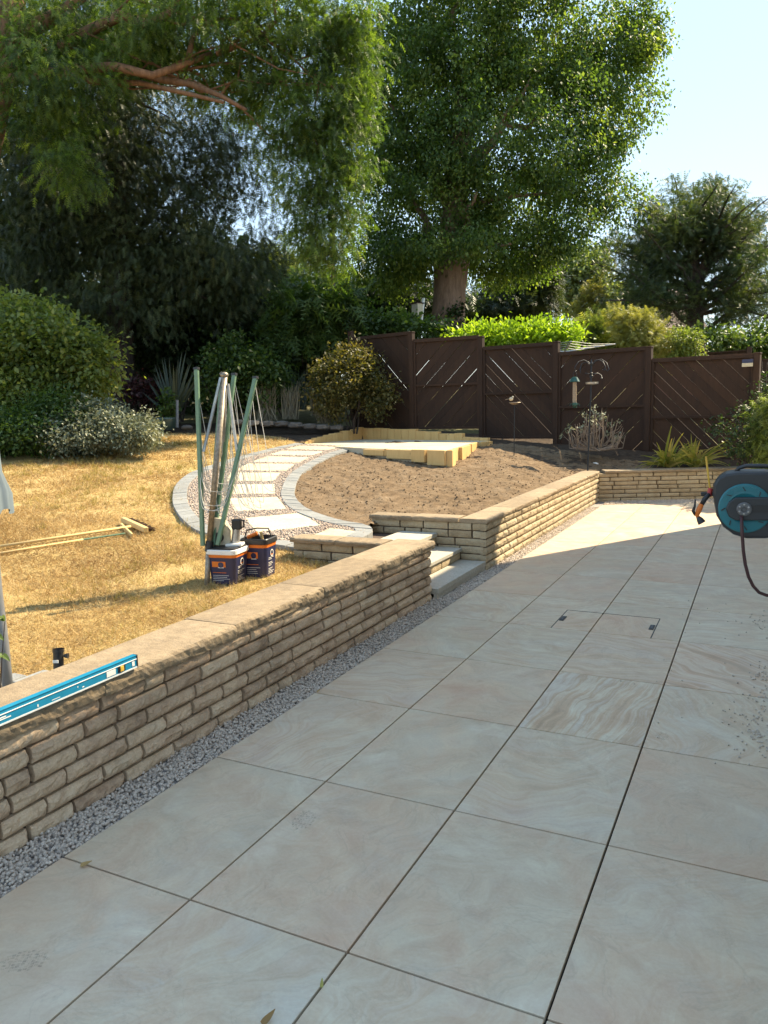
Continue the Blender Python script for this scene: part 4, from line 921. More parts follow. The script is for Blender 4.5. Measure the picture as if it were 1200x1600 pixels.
# sword leaved plants: every leaf a part
def blade(b, p0, p1, wd, sag, n=6):
    p0, p1 = np.array(p0, float), np.array(p1, float); d = p1 - p0; L = np.linalg.norm(d); side = np.cross(d, C - p0); side = np.cross(d, (0, 0, 1)) + side * .3; side /= np.linalg.norm(side) + 1e-9
    vs = []
    for i in range(n + 1):
        t = i / n; c = p0 + d * t - np.array([0, 0, sag * L * t * t]); w_ = wd * (1 - t ** 2.2) * (.6 + .4 * min(1, t * 4)) + .001
        vs += [c - side * w_ / 2, c + np.array([0, 0, -wd * .12]), c + side * w_ / 2]
    fs = []
    for i in range(n):
        for k in (0, 1): fs.append((i * 3 + k, i * 3 + k + 1, i * 3 + 4 + k, i * 3 + 3 + k))
    return b.add(vs, fs)
def sword_plant(name, label, base, leaves, mat, group=None):
    t = thing(name, label, 'plant', base, group)
    for (p1, wd, sag) in leaves:
        q = np.array(base) + np.array([R.uniform(-.06, .06), R.uniform(-.06, .06), 0]); b = blade(B(), q, p1, wd, sag)
        o = obj('leaf', b, mat, t); a = o.data.attributes.new('v', 'FLOAT', 'POINT'); a.data.foreach_set('value', np.full(len(b.v), min(1, max(0, R.gauss(.5, .25))), np.float32))
    return t
bs_ = at(272, 652, 17.2)
sword_plant('sword_leaf_plant', 'tall clump of stiff sword shaped leaves by the green pot', bs_, [(at(272 + math.sin(a) * R.uniform(38, 62), 632 - math.cos(a) * R.uniform(60, 98), 17.2 + R.uniform(-.5, .5)), R.uniform(.06, .085), R.uniform(0, .1)) for a in np.linspace(-1.25, 1.1, 26)], M['l_spike'])
for lab, px, k_ in (('yellowing strap leaved clump drooping over the far wall at left', 1052, 60), ('greener strap leaved clump drooping over the far wall at right', 1096, 60)):
    bb = onz(px, 731, .5); dn_ = np.array([-d3[1], d3[0]]); bb[:2] += dn_ * .30; bb[2] = .47
    L_ = []
    for i in range(k_):
        a = R.uniform(-1, 1); f_ = R.uniform(-.55, .25); q = bb[:2] + d3 * a * .62 + dn_ * f_; L_.append((np.array([q[0], q[1], bb[2] + R.uniform(.45, .95) * (1.1 - .45 * abs(a))]), R.uniform(.03, .048), R.uniform(.2, .75)))
    sword_plant('strap_leaf_clump', lab, bb, L_, M['l_iris'])
# stems and plumes in the bed
def stem_clump(name, label, px, py, D, wpx, hpx, n, mat, cat='plant', wd=.02, group=None):
    base = at(px, py, D); t = thing(name, label, cat, base, group); b = B()
    for i in range(n):
        q = at(px + R.uniform(-.5, .5) * wpx, py, D + R.uniform(-.2, .2)); tp = at(px + R.uniform(-.65, .65) * wpx, py - hpx * R.uniform(.6, 1.05), D + R.uniform(-.25, .25)); blade(b, q, tp, wd, R.uniform(0, .06), 4)
    o = obj('stems', b, mat, t, kind='stuff'); a = o.data.attributes.new('v', 'FLOAT', 'POINT'); a.data.foreach_set('value', np.repeat(NR.uniform(0, 1, n), 15).astype(np.float32))
    return t
stem_clump('dried_flower_clump', 'upright clump of dry brown flower stems behind the rock edging', 454, 655, 17.3, 26, 60, 90, M['plume'])
stem_clump('lavender_clump', 'shaded clump of grey stems left of the dry flower stems', 418, 657, 17.3, 34, 62, 70, M['plume'], wd=.014)
stem_clump('ornamental_grass', 'small tuft of blond ornamental grass by the rock edging', 506, 662, 17.0, 24, 20, 110, M['plume'], wd=.012)
stem_clump('ornamental_grass', 'dark green palmate clump between dryer and bronze bush', 462, 640, 18, 40, 62, 60, M['l_spike'], wd=.04)
stem_clump('dried_flower_clump', 'dark upright stems beside the bronze bush', 494, 650, 17.4, 18, 55, 50, M['plume'], wd=.014)
# bare twiggy shrub by the feeder
bt = at(930, 704, 13.55); t = thing('twiggy_shrub', 'nearly bare shrub of pale curving twigs with few leaf tips in front of fence', 'bush', bt); b = B(); tips = []
for k in range(60):
    a = R.uniform(-1.55, 1.55); r = R.uniform(.6, 1); ex = 932 + math.sin(a) * 46 * r; ey = 692 - max(.2, math.cos(a)) * 58 * r
    p1 = at(ex, ey, 13.5 + R.uniform(-.45, .35)); p0 = bt + np.array([R.uniform(-.1, .1), R.uniform(-.1, .1), 0]); m_ = (p0 + p1) / 2 + np.array([(ex - 934) * .004, 0, -.05 - abs(ex - 934) * .0008])
    b.tube([p0, lerp(p0, m_, .6), m_, lerp(m_, p1, .6), p1], [.011, .009, .0075, .006, .004], 5); tips.append(p1)
    if R.random() < .7: q = lerp(m_, p1, .3); e = q + np.array([R.uniform(-.2, .2), R.uniform(-.15, .15), R.uniform(.08, .25)]); b.tube([q, (q + e) / 2 + np.array([.02, 0, -.02]), e], [.006, .005, .003], 4); tips.append(e)
obj('stems', b, M['twig'], t)
crown('foliage', t, [(p, (.04, .04, .03), 1) for p in tips if R.random() < .45], 340, .05, M['l_grey'], clump=12, csd=.035, vbias=.2)
# rocks edging the bed
RL = ['sixth', 'fifth', 'fourth', 'third', 'second', 'first', 'seventh', 'eighth']
for k, (px, py, w_) in enumerate(((418, 662, 22), (440, 662, 20), (462, 664, 22), (484, 666, 20), (505, 667, 20), (526, 668, 18), (394, 661, 20), (372, 660, 18))):
    p = at(px, py, 16.6); b = B().ball((0, 0, 0), 1, n=10, m=7); s = R.uniform(0, 50); b.v = [tuple(np.sign(q) * abs(q) ** .55 for q in p_) for p_ in b.v]
    b.v = [(x * w_ * .5 * 16.6 / F * 1.1 * (1 + .3 * mn.noise((x * 1.5, y * 1.5, z * 1.5 + s))), y * .13 * (1 + .3 * mn.noise((x * 2, y * 2, z * 2 + s + 3))), z * .06 * (1 + .4 * mn.noise((x * 2, y * 2, z + s + 8)))) for x, y, z in b.v]
    b.v = [(x + p[0], y + p[1], z + p[2]) for x, y, z in b.v]
    o = obj('edging_rock', b, M['rockedge'], loc=p); tag(o, RL[k] + ' grey rock from the right in the low row edging the bed', 'rock', 'rocks edging the back bed')
# grass blades
def grass():
    ps = []
    for (y0, y1, x0, x1, dens) in ((1.0, 3.2, -3.2, -.5, 9000), (3.2, 5.2, -5.5, -.5, 6200), (5.2, 8, -8.5, -3.4, 2600), (8, 12.4, -9.6, -5.6, 1300)):
        n = int((y1 - y0) * (x1 - x0) * dens); q = np.c_[NR.uniform(x0, x1, n), NR.uniform(y0, y1, n)]; ps.append(q)
    q = np.concatenate(ps); q = q[pin(q[:, 0], q[:, 1], LAWN)]; z = zg(q[:, 0], q[:, 1]); m = len(q)
    dist = np.hypot(q[:, 0] - C[0], q[:, 1] - C[1])
    pn = np.array([mn.noise((x * .9, y * .9, 4)) for x, y in q]); pm = np.array([mn.noise((x * 4, y * 4, 9)) for x, y in q])
    d = NR.normal(0, 1, (m, 3)); d[:, 2] = np.abs(d[:, 2]) * .55 + .10 + .25 * np.clip(pm, -1, 1) ; fr = frames(d, .8); L = NR.uniform(.025, .085, m); wd = np.maximum(.0026, dist * .00062) * NR.uniform(.7, 1.4, m)
    tv = np.array([(-.5, 0, 0), (.5, 0, 0), (0, 1, 0)], float); tf = np.array([(0, 1, 2)])
    V, Fc = stamp(tv, tf, np.c_[q, z], fr, np.c_[wd, L, L]); v = np.clip(.45 + .55 * pn + .25 * pm + NR.normal(0, .24, m), 0, 1)
    return V, Fc, np.repeat(v, 3)
def tufts():
    q = np.c_[NR.uniform(-9, -.6, 5200), NR.uniform(.8, 11, 5200)]; w_ = np.array([mn.noise((x * .7, y * .7, 31)) for x, y in q]) + np.where(q[:, 0] > -1.6, .45, 0)
    q = q[(w_ > .02) & pin(q[:, 0], q[:, 1], LAWN)]; n = len(q); k = 9; i = np.repeat(np.arange(n), k); m = n * k
    p = q[i] + NR.normal(0, .018, (m, 2)); d = NR.normal(0, .55, (m, 3)); d[:, 2] = np.abs(d[:, 2]) + .45; fr = frames(d, .8); L = NR.uniform(.045, .11, m); dist = np.hypot(p[:, 0] - C[0], p[:, 1] - C[1])
    V, Fc = stamp(np.array([(-.5, 0, 0), (.5, 0, 0), (0, 1, 0)], float), np.array([(0, 1, 2)]), np.c_[p, zg(p[:, 0], p[:, 1])], fr, np.c_[np.maximum(.003, dist * .0006), L, L])
    return V, Fc, np.repeat(np.clip(NR.normal(.5, .2, n)[i] + NR.normal(0, .12, m), 0, 1), 3)
V, Fc, v = tufts()
M['tuft'] = fol('faded_green_grass', (.19, .16, .045), (.33, .27, .08), (.50, .40, .16), trans=.35, tcol=(1.1, 1.05, .7), rough=.75, spec=.15)
npobj('grass_tufts', V, Fc, M['tuft'], attr=v, kind='stuff')
V, Fc, v = grass()
npobj('dry_grass', V, Fc, M['straw'], attr=v, kind='stuff')

# ------------------------------------------------------------------ things on the lawn
def cyl(a, b, r, n=12): return B().tube([a, b], r, n)
# rotary clothes dryer, folded
g0 = P(321, 914); Dd = float((g0 - C) @ RM[2])
ry = thing('rotary_dryer', 'folded rotary clothes dryer with green arms and slack pale lines on the dry lawn', 'clothes dryer', g0)
def dp(px, py, dd=0.0): return at(px, py, Dd + dd)
obj('ground_tube', B().tube([g0 + np.array([0, 0, -.12]), dp(326, 858)], .021, 14), M['rust_steel'], ry, smooth=True)
obj('collar', B().tube([dp(325.6, 862), dp(327.5, 846)], .030, 14), M['black'], ry)
obj('mast', B().tube([dp(326, 858), dp(351, 588)], .0225, 14), M['rust_steel'], ry, smooth=True)
obj('top_cap', B().ball(dp(351, 586), .030, (1, 1, .8), 12, 8).tube([dp(346, 588), dp(344, 584), dp(347, 581)], .006, 6), M['rust_steel'], ry)
arms = [((307, 577), (317, 853), -.10), ((366, 586), (333, 852), .12), ((399, 591), (340, 852), -.03), ((347, 592), (327, 852), .06)]
for (a, c, dd) in arms:
    o = obj('arm', B().bar(dp(c[0], c[1], dd * .25), dp(a[0], a[1], dd), .034, .024, up=(0, 1, 0)), M['green_arm'], ry, bevel=.004)
    obj('end_cap', B().bar(dp(a[0], a[1] + .5, dd), dp(a[0] - .1, a[1] - 3, dd), .042, .028, up=(0, 1, 0)), M['black'], o)
for (a, c, d0, d1) in (((345, 590), (318, 706), 0, -.07), ((356, 600), (372, 716), 0, -.02), ((350, 592), (338, 720), .03, .07), ((353, 596), (349, 716), .03, .1)):
    obj('strut', B().bar(dp(*a, d0), dp(*c, d1), .022, .012, up=(0, 1, 0)), M['steel'], ry)
ln = []
for i in range(9):                                  # slack loops between neighbouring arms
    t = i / 8; tt = lerp(.02, .62, t)
    for k in range(4):
        (a0, c0, d0), (a1, c1, d1) = arms[(0, 3, 1, 2)[k]], arms[(3, 1, 2, 0)[k]]
        p0 = dp(lerp(a0[0], c0[0], tt), lerp(a0[1], c0[1], tt), lerp(d0, d0 * .25, tt)); p1 = dp(lerp(a1[0], c1[0], tt), lerp(a1[1], c1[1], tt), lerp(d1, d1 * .25, tt))
        sag = lerp(1.05, .28, t) * R.uniform(.85, 1.05); pts_ = []
        bul = np.array([R.uniform(-.05, .05), R.uniform(-.12, .06), 0]) + RM[0] * ((.16 if k == 2 else -.05 if k == 3 else .0) + R.uniform(-.03, .05))
        zmin = g0[2] + .16
        for q in range(15):
            u = q / 14; pp = p0 + (p1 - p0) * u + bul * math.sin(math.pi * u) ** .7; pp[2] -= sag * (1 - (2 * u - 1) ** 4) * .9
            pp[2] = max(pp[2], zmin + .05 * abs(2 * u - 1)); pts_.append(pp)
        ln.append(pts_)
for pts_ in ln: obj('washing_line', B().tube(pts_, .0027, 4), M['line'], ry)
# buckets
def bucket(px, py, wpx, hpx, label, rim, full, D=None):
    g = P(px, py); Dk = float((g - C) @ RM[2]); W = wpx * Dk / F * .80; H = hpx * Dk / F; ang = .18
    t = thing('bucket', label, 'bucket', g, 'tile adhesive buckets by the dryer')
    k, q = math.cos(ang), math.sin(ang)
    def sq(w_, z, r=.16, n=5):
        pts_ = []; hw = w_ / 2; rr = w_ * r
        for cx, cy, a0 in ((1, 1, 0), (-1, 1, 90), (-1, -1, 180), (1, -1, 270)):
            for i in range(n + 1):
                a = math.radians(a0 + 90 * i / n); x = cx * (hw - rr) + rr * math.cos(a); y = cy * (hw - rr) + rr * math.sin(a); pts_.append((g[0] + x * k - y * q, g[1] + x * q + y * k, g[2] + z))
        return pts_
    def loft(rings, cap0=True, cap1=True):
        b = B(); n = len(rings[0]); vs = [p for r_ in rings for p in r_]; fs = [(i * n + j, i * n + (j + 1) % n, (i + 1) * n + (j + 1) % n, (i + 1) * n + j) for i in range(len(rings) - 1) for j in range(n)]
        if cap0: fs.append(tuple(range(n))[::-1])
        if cap1: fs.append(tuple(range((len(rings) - 1) * n, len(rings) * n)))
        return b.add(vs, fs)
    obj('body', loft([sq(W * .84, .0), sq(W * .975, H * .78)], True, False), M['navy'], t)
    obj('orange_band', loft([sq(W * .975, H * .77), sq(W * 1.0, H * .86)], False, False), M['orange'], t)
    obj('rim', loft([sq(W * 1.0, H * .85), sq(W * 1.07, H * .87), sq(W * 1.07, H * .98), sq(W * 1.03, H), sq(W * .93, H), sq(W * .9, H * .8)], False, False), M[rim], t)
    if full: obj('lid', loft([sq(W * .97, H * .95), sq(W * 1.0, H * 1.03), sq(W * .9, H * 1.05)]), M['black'], t)
    else: obj('inside', loft([sq(W * .9, H * .8), sq(W * .86, H * .55)], False, True), M['black'], t)
    # printed faces: panel, round emblem, bars of small print
    for fx, fy, kind in ((0, -1, 'a'), (1, 0, 'b'), (-1, 0, 'b')):
        nx, ny = fx * k - fy * q, fx * q + fy * k; tx, ty = -ny, nx
        def fp(u, z, o_=.004):
            hw = W * (.42 + .06 * z / (H * .72)) + o_; return (g[0] + nx * hw + tx * u * W, g[1] + ny * hw + ty * u * W, g[2] + z)
        def quad(u0, u1, z0, z1, o_=.003): return [fp(u0, z0 * H, o_), fp(u1, z0 * H, o_), fp(u1, z1 * H, o_), fp(u0, z1 * H, o_)]
        po, pw = B(), B()
        if kind == 'a':
            for qd in (quad(-.30, .16, .50, .66), quad(-.30, .16, .33, .345)): po.add(qd, [(0, 1, 2, 3)])
            pn_ = B().lathe([(.001, 0), (.024, 0)], fp(0, H * .57, .0045), 12, M=np.array([(tx, 0, nx), (ty, 0, ny), (0, 1, 0)])); obj('emblem', pn_, M['navy'], t); pw.add(quad(-.1, .1, .475, .495, .0045), [(0, 1, 2, 3)])
            for z in (.25, .20, .15, .10): pw.add(quad(-.30, R.uniform(.05, .3), z, z + .010), [(0, 1, 2, 3)])
        else:
            po.add(quad(-.10, .10, .54, .575), [(0, 1, 2, 3)])
            for z in (.48, .44, .36, .32, .28, .2, .16, .12, .08): pw.add(quad(-.26, R.uniform(-.05, .26), z, z + .014), [(0, 1, 2, 3)])
            pw.lathe([(.022, 0), (.03, 0)], fp(0, H * .6, .005), 12, M=np.array([(tx, 0, nx), (ty, 0, ny), (0, 1, 0)]))
        obj('orange_print', po, M['orange'], t); obj('white_print', pw, M['white'], t)
    return t, g, W, H, Dk
_, gA, WA, HA, DA = bucket(358, 908, 62, 54, 'front navy bucket with orange band and white rim, carrying a cream box and a tool', 'white', True)
bk, gB, WB, HB, DB = bucket(407, 898, 54, 60, 'rear navy bucket with black rim and bail handle, open with tools inside', 'black', False)
top = gB + np.array([0, 0, HB]); hx = RM[0]
obj('bail_handle', B().tube([top - hx * WB * .5, top - hx * WB * .42 + np.array([0, 0, .055]), top + np.array([0, -.02, .075]), top + hx * WB * .36 + np.array([0, 0, .07]), top + hx * WB * .53 + np.array([0, -.01, -.03])], .006, 8), M['black'], bk)
tw = thing('trowel', 'orange handled trowel lying in the open rear bucket', 'trowel', top)
obj('grip', B().tube([top + np.array([-.09, -.03, -.005]), top + np.array([-.01, .0, .03])], [.015, .018], 10), M['orange'], tw)
obj('shank', B().tube([top + np.array([-.01, .0, .03]), top + np.array([.06, .02, -.05])], .006, 6), M['steel'], tw)
br_ = thing('brush', 'small brush with yellow wooden handle standing in the rear bucket', 'brush', top)
obj('handle', B().tube([top + np.array([.03, -.01, .045]), top + np.array([.04, .0, -.05])], [.013, .009], 8), M['handle'], br_)
# cream box with a round dark opening, and a black and silver tool, on the front bucket
tA = gA + np.array([0, 0, HA * 1.05]); u = RM[0]; v_ = np.array([0, 0, 1.0]); fwd = np.array([RM[2][0], RM[2][1], 0]); fwd /= np.linalg.norm(fwd)
rd = thing('site_radio', 'dusty cream box with round dark opening on the front bucket lid', 'box', tA - u * .04)
bx = B(); c0 = tA - u * .045 + fwd * .03
pl = [(-.075, .002), (.075, .002), (.075, .12), (.02, .215), (-.045, .225), (-.075, .19)]
obj('casing', B().extrude3([c0 + u * a + v_ * z - fwd * .05 for a, z in pl], fwd * .10), M['cream'], rd, bevel=.008)
Mf = np.array([u, v_, -fwd]).T
obj('round_opening', B().lathe([(.032, .0), (.040, .006), (.030, .008), (.001, .002)], c0 - fwd * .052 + v_ * .07 - u * .012, 20, M=Mf), M['black'], rd)
gd = thing('power_tool', 'black and silver hand tool resting on the front bucket lid', 'tool', tA + u * .06)
c1 = tA + u * .065
obj('motor_body', B().tube([c1 + v_ * .02, c1 + v_ * .14 + u * .015], [.034, .028], 14), M['steel'], gd)
obj('head', B().box(c1 + v_ * .17 + u * .02, (.075, .06, .085), rz=.4), M['black'], gd, bevel=.01)
obj('side_handle', B().tube([c1 + v_ * .205 + u * .05, c1 + v_ * .2 + u * .075, c1 + v_ * .15 + u * .075, c1 + v_ * .14 + u * .04], .007, 8), M['black'], gd)
obj('base_plate', B().box(c1 + v_ * .012 - fwd * .01, (.13, .11, .02), rz=.4), M['white'], gd, bevel=.004)
# broom and rake lying on the lawn
def onl(px, py, h=.02): q = P(px, py); q[2] += h; return q
bm_ = thing('broom', 'long handled broom with dark bristles lying on the dry lawn', 'broom', onl(205, 830, 0))
a, b_ = onl(-60, 868, .03), onl(205, 831, .055)
obj('handle', B().tube([a, b_], .0135, 10), M['handle'], bm_, smooth=True)
h0, h1 = onl(193, 820, .055), onl(229, 836, .05)
obj('head', B().bar(h0, h1, .05, .055), M['handle'], bm_, bevel=.008)
bb = B(); dn = (h1 - h0) / np.linalg.norm(h1 - h0); pr_ = np.cross(dn, (0, 0, 1)); pr_ *= np.sign(pr_ @ RM[0]) 
for i in range(260):
    s = h0 + (h1 - h0) * R.uniform(.01, .99) + np.array([0, 0, R.uniform(-.02, .02)]) + pr_ * .02; e = s + pr_ * R.uniform(.06, .085) + np.array([R.gauss(0, .008), R.gauss(0, .008), R.gauss(-.01, .008)])
    bb.bar(s, e, .006, .004)
obj('bristles', bb, M['bristle'], bm_, kind='stuff')
rk = thing('rake', 'wooden rake lying beside the broom with its handle on the grass', 'rake', onl(198, 838, 0))
obj('handle', B().tube([onl(-60, 878, .02), onl(130, 848, .03)], .012, 10), M['handle'], rk, smooth=True)
obj('green_sleeve', B().tube([onl(130, 848, .03), onl(196, 839, .035)], .009, 8), M['green_arm'], rk)
r0, r1 = onl(190, 826, .035), onl(207, 842, .03)
obj('head', B().bar(r0, r1, .02, .045), M['handle'], rk, bevel=.004)
for i in range(9):
    s = lerp(r0, r1, (i + .5) / 9); obj('tine', B().tube([s, s + pr_ * .02 + np.array([0, 0, -.03])], .003, 5), M['steel'], rk)
# spirit level on the coping
zc = .502; e0, e1 = onz(213, 1042, zc), onz(-75, 1165, zc)
e1 = e0 + (e1 - e0) / np.linalg.norm(e1 - e0) * 1.22
lv = thing('spirit_level', 'long blue spirit level lying on the wall coping', 'spirit level', e0)
dl = (e1 - e0) / np.linalg.norm(e1 - e0); nl_ = np.array([-dl[1], dl[0], 0]); nl_ *= -np.sign(nl_ @ fwd)   # nl_ faces the camera
up = np.array([0, 0, 1.0]); hL = .056
def lbox(s0, s1, z0, z1, t0, t1): 
    b = B(); ps = [e0 + dl * s + nl_ * t + up * z for s in (s0, s1) for t in (t0, t1) for z in (z0, z1)]
    return b.add(ps, [(0, 1, 3, 2), (4, 6, 7, 5), (0, 4, 5, 1), (2, 3, 7, 6), (0, 2, 6, 4), (1, 5, 7, 3)])
obj('body', lbox(.004, 1.21, .002, hL, -.012, .010), M['blue'], lv, bevel=.002)
for z0, z1 in ((.001, .007), (.039, .042)): obj('edge_strip', lbox(.006, 1.2, z0, z1, .0095, .0125), M['white'], lv)
obj('top_strip', lbox(.006, 1.2, hL - .001, hL + .003, -.0135, .0125), M['blue'], lv, bevel=.001)
obj('end_cap', lbox(0, .006, .0, hL + .002, -.013, .012), M['black'], lv)
obj('vial_window', lbox(.075, .115, .012, .038, .010, .0125), M['black'], lv)
obj('vial', lbox(.086, .106, .013, .037, .012, .0165), M['yellow'], lv, bevel=.003)
obj('white_label', lbox(.13, .18, .012, .036, .0102, .0118), M['white'], lv)
obj('white_label', lbox(.02, .034, .014, .034, .0102, .0118), M['white'], lv)
mk = B()
for (s0, s1, z0, z1) in ((.30, .31, .014, .018), (.33, .334, .022, .027), (.42, .46, .014, .016), (.52, .526, .012, .022), (.64, .70, .02, .024), (.66, .69, .027, .031), (.9, .91, .02, .03)):
    q = lbox(s0, s1, z0, z1, .0101, .0112); mk.add(q.v, q.f)
obj('paint_wear', mk, M['white'], lv)
# parasol at the left edge
pb0 = P(14, 1092); Dp = float((pb0 - C) @ RM[2])
ps_ = thing('parasol', 'closed grey blue garden parasol on a grey pole at the left edge', 'parasol', pb0)
obj('pole', B().tube([pb0 + np.array([0, 0, -.02]), at(6, 1010, Dp), at(-4, 930, Dp), at(-36, 600, Dp), at(-50, 420, Dp)], .027, 16), M['pole'], ps_, smooth=True)
cv = []; nf = 16; fr_ = B(); axis = [(at(-14, 800, Dp), .098), (at(-17, 770, Dp), .098), (at(-21, 735, Dp), .065), (at(-28, 660, Dp), .058), (at(-37, 560, Dp), .05), (at(-46, 460, Dp), .03)]
n = 48; vs = []; fs = []
for (c_, r_) in axis:
    for j in range(n):
        a = 2 * math.pi * j / n; rr = r_ * (1 + .22 * math.sin(a * 4) ** 2 - .16 * math.sin(a * 2 + .5)); vs.append(c_ + np.array([rr * math.cos(a), rr * math.sin(a), .018 * math.sin(a * 4 + .8)]))
for i in range(len(axis) - 1):
    for j in range(n): fs.append((i * n + j, i * n + (j + 1) % n, (i + 1) * n + (j + 1) % n, (i + 1) * n + j))
obj('canopy', fr_.add(vs, fs), M['fabric'], ps_, smooth=True)
# black base tube with clamp knob
q0 = P(91, 1078); Dq = float((q0 - C) @ RM[2])
pt_ = thing('umbrella_stand', 'short black upright tube with clamp knob and white sticker', 'umbrella stand', q0)
t0, t1 = at(92, 1095, Dq), at(91, 1015, Dq)
tb = B(); tb.tube([t0 + np.array([0, 0, -.05]), t1], .027, 18, cap=False).tube([t1, t1 - (t1 - t0) * .3], .023, 18, cap=False); 
obj('tube', tb, M['black'], pt_, smooth=True)
rim_ = B().tube([t1 - (t1 - t0) * .05, t1 + (t1 - t0) * .02], .030, 18, cap=False); obj('collar', rim_, M['black'], pt_)
kq = t1 + RM[0] * .032 - (t1 - t0) * .12; obj('clamp_knob', B().tube([kq, kq + RM[0] * .022], [.009, .015], 10), M['black'], pt_)
sk_ = t1 - (t1 - t0) * .20 - fwd * .029; obj('sticker', B().bar(sk_ - u * .018, sk_ + u * .012, .003, .016), M['white'], pt_)
# small block paving under the parasol
bp = struct(bpy.data.objects.new('block_paving', None)); COL.objects.link(bp)
for i in range(-8, 9):
    for j in range(-3, 4):
        c_ = P(50, 1085)[:2] + np.array([i * .108, j * .215 + (i % 2) * .1075])
        if not (-1.7 < c_[0] < -.56 and np.hypot(c_[0] + .95, (c_[1] - 1.35) * .9) < .66): continue
        z = float(zg(np.array(c_[0]), np.array(c_[1]))) + .03
        obj('paving_block', B().box((c_[0], c_[1], z - .03), (.102, .209, .075 + R.uniform(-.003, .003)), rz=R.gauss(0, .01)), M['kerb'], bp, bevel=.006)
# little sapling at the very left
sp_ = P(0, 1100); sl = thing('seedling', 'green leaved seedling growing beside the parasol pole at the left edge', 'plant', sp_)
b = B(); tips = []
for (px, py) in ((8, 968), (4, 1022), (12, 1078), (16, 1088), (-6, 990), (2, 1092)):
    e = at(px, py, Dp - .12); b.tube([sp_, (sp_ + e) / 2 + np.array([0, 0, .03]), e], [.004, .003, .002], 5); tips.append(e)
obj('stems', b, M['bark_dark'], sl)
for e in tips:
    for k in range(3):
        e2 = e + np.array([R.uniform(-.05, .05), R.uniform(-.05, .05), R.uniform(-.03, .03)]); bl = blade(B(), e, e + (e2 - e) / np.linalg.norm(e2 - e) * .055, .028, .1); o = obj('leaf', bl, M['l_mid'], sl); at_ = o.data.attributes.new('v', 'FLOAT', 'POINT'); at_.data.foreach_set('value', np.full(len(bl.v), .75, np.float32))
# ------------------------------------------------------------------ hose reel on the house wall
Dh = 4.0
def hp(px, py, dd=0.0): return at(px, py, Dh + dd)
hc = hp(1162, 794)
hr = thing('hose_reel', 'wall mounted dark hose reel with round teal side cover', 'hose reel', hc)
yf = hc[1]
def front(px, py, dy=0.0):                         # point on the reel's front plane (facing the camera along -y)
    d = ray(px, py); p = C + d * ((yf - C[1]) / d[1]); p[1] += dy; return p
out = [(1113, 772), (1114, 757), (1121, 746), (1133, 740), (1152, 737), (1195, 737), (1225, 741), (1240, 752), (1244, 790), (1240, 826), (1226, 838), (1195, 842), (1166, 842), (1146, 836), (1130, 824), (1119, 806)]
obj('casing', B().extrude3([front(*p) for p in out][::-1], (0, .2, 0)), M['charcoal'], hr, bevel=.016)
cx_ = front(1164, 794); Rr_ = np.linalg.norm(front(1122, 794) - cx_); My = np.array([(1, 0, 0), (0, 0, 1), (0, -1, 0)]).T   # local z -> -y
My = np.array([[1, 0, 0], [0, 0, -1], [0, 1, 0]], float)
obj('side_cover', B().lathe([(Rr_, -.012), (Rr_, .010), (Rr_ * .95, .016), (Rr_ * .62, .019), (Rr_ * .48, .012), (.001, .012)], cx_, 56, M=My), M['teal'], hr, smooth=False)
rb_ = B()
for a in np.linspace(0, 2 * math.pi, 9)[:-1]:
    p0 = cx_ + np.array([math.cos(a) * Rr_ * .72, -.018, math.sin(a) * Rr_ * .72]); p1 = cx_ + np.array([math.cos(a + .12) * Rr_ * .88, -.018, math.sin(a + .12) * Rr_ * .88]); obj('cover_rib', B().bar(p0, p1, .006, .005), M['black'], hr)

rc = B(); nseg = 14                                   # raised ring panels on the cover
for a0, a1 in ((1.15, 2.0), (2.15, 2.75), (.45, 1.0)):
    q = [cx_ + np.array([math.cos(lerp(a0, a1, i / nseg)) * Rr_ * r_, -.0165, math.sin(lerp(a0, a1, i / nseg)) * Rr_ * r_]) for r_, rng in ((.9, range(nseg + 1)), (.74, range(nseg, -1, -1))) for i in rng]
    rc.extrude3(q, (0, -.004, 0))
obj('cover_panel', rc, M['teal'], hr)
ha = [(1150, 812), (1139, 806), (1134, 794), (1139, 783), (1150, 776), (1244, 776), (1244, 812)]
obj('swing_arm', B().extrude3([front(*p, -.012) for p in ha][::-1], (0, -.026, 0)), M['charcoal'], hr, bevel=.007)
ai = [(1176, 788), (1240, 788), (1240, 799), (1176, 799)]
obj('arm_groove', B().extrude3([front(*p, -.039) for p in ai][::-1], (0, -.0025, 0)), M['black'], hr)
cc = cx_ + np.array([-.003, -.038, 0])
obj('hub', B().lathe([(.036, 0), (.036, .010), (.030, .016), (.014, .016), (.012, .006), (.001, .006)], cc, 24, M=My), M['hub'], hr)
for a in np.linspace(.5, .5 + 2 * math.pi, 7)[:-1]: obj('screw', B().lathe([(.0045, 0), (.0045, .004), (.001, .005)], cc + np.array([math.cos(a) * .024, -.015, math.sin(a) * .024]), 8, M=My), M['steel'], hr)
hb = B(); hl = [front(x, y, .07) for x, y in ((1148, 741), (1154, 733), (1166, 729.5), (1190, 729.5), (1215, 731), (1228, 740))]
obj('carry_handle', hb.tube(hl, .011, 10), M['charcoal'], hr, smooth=True)
obj('bracket', B().box((2.44, yf + .1, hc[2]), (.10, .12, .30)), M['charcoal'], hr, bevel=.008)
obj('guide_arm', B().bar(front(1094, 774, .05), front(1118, 773, .05), .016, .022), M['black'], hr, bevel=.004)
obj('feed_hose', B().tube([front(1159, 804, -.055), front(1159.5, 815, -.075), front(1160.5, 832, -.085), front(1162, 855, -.085), front(1165, 877, -.08), front(1170, 897, -.07), front(1177, 912, -.055), front(1186, 923, -.04), front(1198, 929, -.02), front(1215, 931, 0), front(1245, 925, .02)], .0085, 12), M['hose'], hr, smooth=True)
sg = thing('spray_gun', 'orange and black hose spray gun hanging beside the reel', 'spray gun', front(1095, 790, .02))
